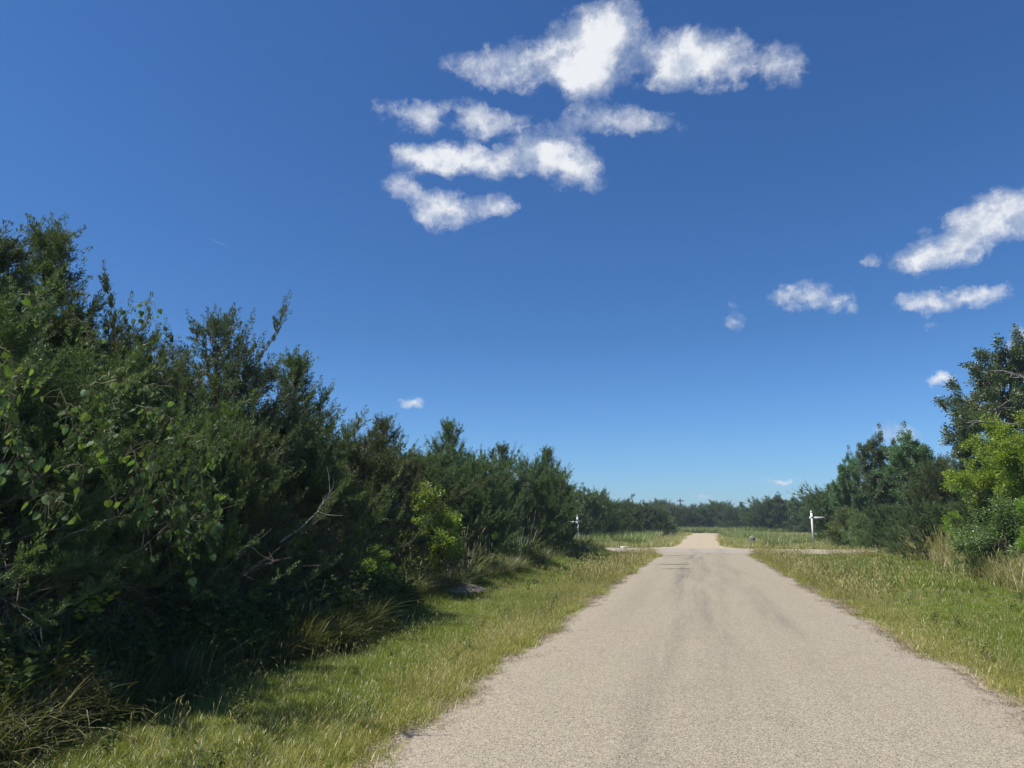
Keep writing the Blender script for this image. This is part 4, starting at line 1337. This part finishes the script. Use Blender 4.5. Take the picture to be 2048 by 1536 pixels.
# ------------------------------------------------------------------ wild grapevines on the front junipers
def grape_leaf(seed):
    r = np.random.default_rng(seed)
    prof = [(0, 0), (.30, -.16), (.52, .10), (.50, .42), (.34, .70), (.10, .92), (0, 1.04)]
    V, F = [], []
    cup = r.uniform(.10, .30)
    for sgn in (1, -1):
        b = len(V)
        for (x, y) in prof:
            V.append((sgn * x, y, -cup * (x * 1.7) ** 2 - .18 * y * y + r.normal(0, .012)))
        mid = len(V)
        V.append((0, .45, .03 - .18 * .2))
        for k in range(len(prof) - 1):
            F.append((mid, b + k, b + k + 1) if sgn > 0 else (mid, b + k + 1, b + k))
    V = np.array(V)
    return mesh('leaf', V, np.array(F), M_GRAPE, {'tint': np.full(len(V), r.uniform(.05, .95))}, smooth=True)


LEAVES = [grape_leaf(600 + k) for k in range(6)]
VG = 'wild grapevines on the left junipers'


def vine(strands, n_leaf, size, seed, label, hang=.10):
    r = np.random.default_rng(seed)
    o0 = strands[0][0]
    o = empty('grapevine', o0)
    tot = [np.linalg.norm(np.diff(s, axis=0), axis=1).sum() for s in map(np.array, strands)]
    for s, l in zip(strands, tot):
        mb = MB()
        P = np.array(s) - o0
        ss = np.linspace(0, 1, len(P))
        n = 14
        PP = np.stack([np.interp(np.linspace(0, 1, n), ss, P[:, k]) for k in range(3)], 1)
        PP[1:] += r.normal(0, .012, (n - 1, 3))
        mb.tube(PP, np.linspace(.006, .0022, n), 4)
        for _ in range(3):                       # tendrils
            i = r.integers(4, n)
            d = np.array([r.normal(0, .05), r.normal(0, .05), -r.uniform(.02, .10)])
            mb.tube(np.array([PP[i], PP[i] + d * .6 + r.normal(0, .015, 3), PP[i] + d]), np.array([.0013, .001, .0008]), 3)
        for k in range(max(3, int(1.7 * n_leaf * l / sum(tot)))):
            f = r.random() * (n - 1.01)
            i = int(f)
            p = PP[i] * (1 - f + i) + PP[i + 1] * (f - i)
            off = np.array([r.normal(0, hang * .8), r.normal(0, hang * .8), -abs(r.normal(0, hang))])
            lf_ = bpy.data.objects.new('leaf', LEAVES[r.integers(0, 6)])
            link(lf_, o)
            lf_.location = p + off
            sz = .74 * size * r.uniform(.4, 1.2)
            lf_.scale = (sz, sz, sz)
            lf_.rotation_euler = (r.uniform(-1.7, -.5), r.normal(0, .45), r.uniform(0, 6.28))
            if np.linalg.norm(off) > .03:
                mb.tube(np.array([p, p + off * .5 + np.array([0, 0, .015]), p + off]), np.array([.0011, .001, .0009]), 3)
        obj('vine_stem', mb.mesh('vine_stem', M_STEM), o)
    tag(o, label, 'vine', VG)


def side(X, *pts):
    return [at_side(x, y, X + .22) for (x, y) in pts]


vine([side(-4.75, (-30, 690), (20, 705), (38, 760), (30, 820), (48, 880)), side(-4.8, (-20, 760), (10, 810), (25, 860), (50, 920), (72, 950))], 62, .085, 700, 'pale grapevine hanging down at the left edge of the photo')
vine([side(-4.75, (118, 775), (134, 815), (148, 850), (176, 874))], 17, .080, 701, 'short grapevine shoot dangling alone with a curled tip')
vine([side(-4.9, (180, 772), (240, 755), (290, 768), (345, 774)), side(-4.95, (195, 760), (225, 742), (262, 738))], 30, .070, 702, 'thin grapevine shoot reaching out level to the right')
vine([side(-4.9, (270, 810), (330, 825), (372, 860)), side(-4.85, (330, 880), (385, 868), (415, 885), (436, 915))], 46, .068, 703, 'grapevine with small bright leaves and a drooping outer tip')
vine([side(-4.85, (262, 890), (270, 930), (290, 985), (285, 1020)), side(-4.8, (300, 880), (312, 940), (330, 1010)), side(-4.8, (345, 890), (352, 960), (372, 1030), (380, 1075)), side(-4.75, (385, 900), (398, 950), (412, 1000), (400, 1040))], 125, .085, 704, 'thick curtain of hanging grapevine leaves in the shade', .16)
vine([side(-6.0, (262, 620), (290, 603), (312, 598)), side(-6.0, (270, 650), (300, 632), (310, 640)), side(-6.0, (285, 690), (305, 685), (312, 700))], 26, .075, 705, 'grapevine leaves on the outer side of the rounded juniper against the sky')
vine([side(-5.7, (40, 590), (70, 585), (85, 600)), side(-5.7, (45, 625), (75, 600), (90, 610))], 22, .075, 706, 'small bunch of grapevine leaves below the tall pointed juniper')
vine([side(-5.7, (148, 630), (175, 650), (190, 670)), side(-5.7, (160, 645), (195, 690), (185, 710)), side(-5.7, (150, 575), (175, 592))], 46, .052, 707, 'yellow green grapevine sprays between the pointed and the rounded juniper')
vine([side(-4.8, (90, 985), (110, 1000), (140, 1010)), side(-4.8, (205, 870), (225, 862)), side(-4.8, (155, 925), (170, 940))], 26, .080, 708, 'scattered dark grapevine leaves low in the shade')

# ------------------------------------------------------------------ signposts
def signpost(base, top_h, mat, facing, lean, arms, label):
    """square post with collar and pyramid cap; street name boards passing through the post"""
    o = empty('signpost', (base[0], base[1], float(height(*base)) - .05), facing)
    o.rotation_euler = (lean[0], lean[1], facing)
    mb = MB()
    w = .118
    mb.box((0, 0, (top_h - .1) / 2), (w, w, top_h - .1))
    obj('post', mb.mesh('post', mat), o)
    mb = MB()
    mb.box((0, 0, top_h - .46), (w + .05, w + .05, .07))
    obj('collar', mb.mesh('collar', mat), o)
    mb = MB()
    mb.box((0, 0, top_h - .085), (w + .03, w + .03, .05))
    mb.box((0, 0, top_h - .02), (w + .02, w + .02, .085), taper=.25)
    obj('cap', mb.mesh('cap', mat), o)
    for (ang, x0, x1, z, hh, marks) in arms:
        b = empty('name_board', (0, 0, z), ang)
        b.parent = o
        m2 = MB()
        m2.box(((x0 + x1) / 2, 0, 0), (x1 - x0, .030, hh))
        bo = bpy.data.objects.new('board', m2.mesh('board', mat))
        link(bo, b)
        m2 = MB()
        for (a, e, lo, hi) in marks:
            m2.box((x0 + (x1 - x0) * (a + e) / 2, -.018, (lo + hi) / 2 * hh), ((x1 - x0) * (e - a), .006, (hi - lo) * hh))
        if marks:
            lo_ = bpy.data.objects.new('lettering', m2.mesh('lettering', M_BLACK))
            link(lo_, b)
    tag(o, label, 'signpost', 'white signposts at the crossing')
    return o


MARKS = [(.06, .10, -.30, .25), (.095, .125, -.05, .25), (.29, .315, -.25, .2), (.32, .345, -.28, .2), (.35, .36, -.28, .02), (.365, .385, -.22, .1), (.48, .49, -.2, .15), (.50, .51, -.2, .15), (.56, .58, -.3, .2), (.582, .612, -.3, .05), (.618, .63, -.28, -.1),
         (.68, .69, -.2, .15), (.70, .71, -.2, .15), (.745, .77, -.3, .1), (.772, .80, -.25, .0), (.86, .882, -.3, .18), (.885, .91, -.3, .22), (.915, .94, -.3, .2), (.943, .965, -.28, .15)]
b1 = on_ground(1628, 1094)
signpost(b1, 2.80, M_WHITE, YAW - .06, (0, 0), [(.0, -.17, .98, 2.24, .175, MARKS), (PI / 2, -.22, .22, 2.40, .11, [(.1, .3, -.25, .2), (.4, .5, -.25, .2), (.6, .85, -.25, .2)])], 'clean white signpost with a lettered name board pointing right')
b2 = on_ground(1160, 1092)
tb2 = at_depth(1153, 1028, np.array(b2) @ FH[:2])
signpost(b2, tb2[2], M_GREYW, YAW - .25, (.03, -.075), [(.25, -.75, .36, tb2[2] - .60, .16, [(.06, .14, -.25, .2), (.2, .3, -.25, .2), (.36, .44, -.25, .2), (.88, .94, -.25, .2)]), (PI / 2 + .2, -.2, 1.0, tb2[2] - .42, .16, [(.1, .3, -.25, .2), (.4, .8, -.25, .2)])], 'greyish leaning signpost with two boards beside the end of the left row')

# the little grey yard sign in the grass
ys = on_ground(1504, 1091)
o = empty('yard_sign', (ys[0], ys[1], 0), YAW - .2)
o.rotation_euler = (0, .12, YAW - .2)
mb = MB()
mb.box((0, 0, .55), (.44, .014, .34))
obj('sign_panel', mb.mesh('sign_panel', M_GSIGN), o)
mb = MB()
for z in (.43, .51, .60, .69):
    mb.box((.0, -.009, z), (.36, .006, .018 if z < .7 else .02))
obj('printed_lines', mb.mesh('printed_lines', M_GREYW), o)
mb = MB()
for (x0, x1, z) in ((-.16, -.05, .525), (.0, .16, .525), (-.13, -.04, .615), (.02, .12, .615)):
    mb.box(((x0 + x1) / 2, -.010, z), (x1 - x0, .006, .03))
obj('dark_print', mb.mesh('dark_print', M_BLACK), o)
mb = MB()
mb.box((-.03, -.004, .748), (.10, .02, .055))
obj('white_label', mb.mesh('white_label', M_WHITE), o)
for sx in (-.16, .16):
    mb = MB()
    mb.tube(np.array([(sx, 0, -.1), (sx, 0, .2), (sx, 0, .4)]), .006, 5)
    obj('leg', mb.mesh('leg', M_WIRE), o)
tag(o, 'small grey printed sign tilted in the grass right of the far lane', 'yard sign')

# pale concrete slabs at the mouths of the cross road
for (px, py, ln, lab) in ((1212, 1104, .62, 'pale concrete block in the grass left of the cross road'), (1248, 1097, .50, 'flat pale slab behind the left arm of the cross road'), (1548, 1094, .62, 'thin pale slab in the grass right of the cross road')):
    x, y = on_ground(px, py)
    mb = MB()
    mb.box((0, 0, .09), (ln, .22, .18), 0, .96)
    o = obj('concrete_slab', mb.mesh('concrete_slab', M_CONC))
    o.location = (x, y, float(height(x, y)) - .02)
    o.rotation_euler = (0, 0, YAW + .05)
    tag(o, lab, 'concrete slab', 'slabs beside the cross road')

# utility pole far behind the trees, and a bare snag
D = 250
tp = at_depth(1360, 997, D)
o = empty('utility_pole', (tp[0], tp[1], 0), YAW + .25)
mb = MB()
mb.tube(np.array([(0, 0, -.3), (0, 0, tp[2] * .5), (0, 0, tp[2])]), np.array([.24, .22, .19]), 10)
obj('pole', mb.mesh('pole', M_POLE, True), o)
mb = MB()
mb.box((0, -.22, tp[2] - .85), (2.6, .18, .24))
obj('crossarm', mb.mesh('crossarm', M_POLE), o)
for x in (-1.1, -.55, .55, 1.1):
    mb = MB()
    mb.tube(np.array([(x, -.22, tp[2] - .75), (x, -.22, tp[2] - .62), (x, -.22, tp[2] - .5)]), np.array([.07, .09, .05]), 6)
    obj('insulator', mb.mesh('insulator', M_POLE), o)
tag(o, 'dark wooden utility pole with one crossarm rising behind the far treeline', 'utility pole')
sn = at_depth(1222, 995, 84)
branch('bare_snag', [np.array([sn[0], sn[1], 0]), np.array([sn[0] + .1, sn[1], sn[2] * .5]), sn], .07, 6, 440, 'thin dead trunk sticking up behind the left clump', M_POLE, cat='dead tree')


# ------------------------------------------------------------------ the air: thin summer haze
hm = bpy.data.materials.new('haze')
hm.use_nodes = True
hm.node_tree.nodes.clear()
HN = NT(hm.node_tree)
pv = HN.n('ShaderNodeVolumePrincipled', {'Color': (.68, .84, .93, 1), 'Density': .0006, 'Anisotropy': .25})
ho = HN.n('ShaderNodeOutputMaterial')
HN.link(pv.outputs[0], ho.inputs['Volume'])
mb = MB()
mb.box((0, 480, 6.2), (2200, 2000, 15.0))
haze = obj('haze', mb.mesh('haze', hm))
haze.visible_shadow = True
tag(haze, 'thin pale summer haze', kind='stuff')
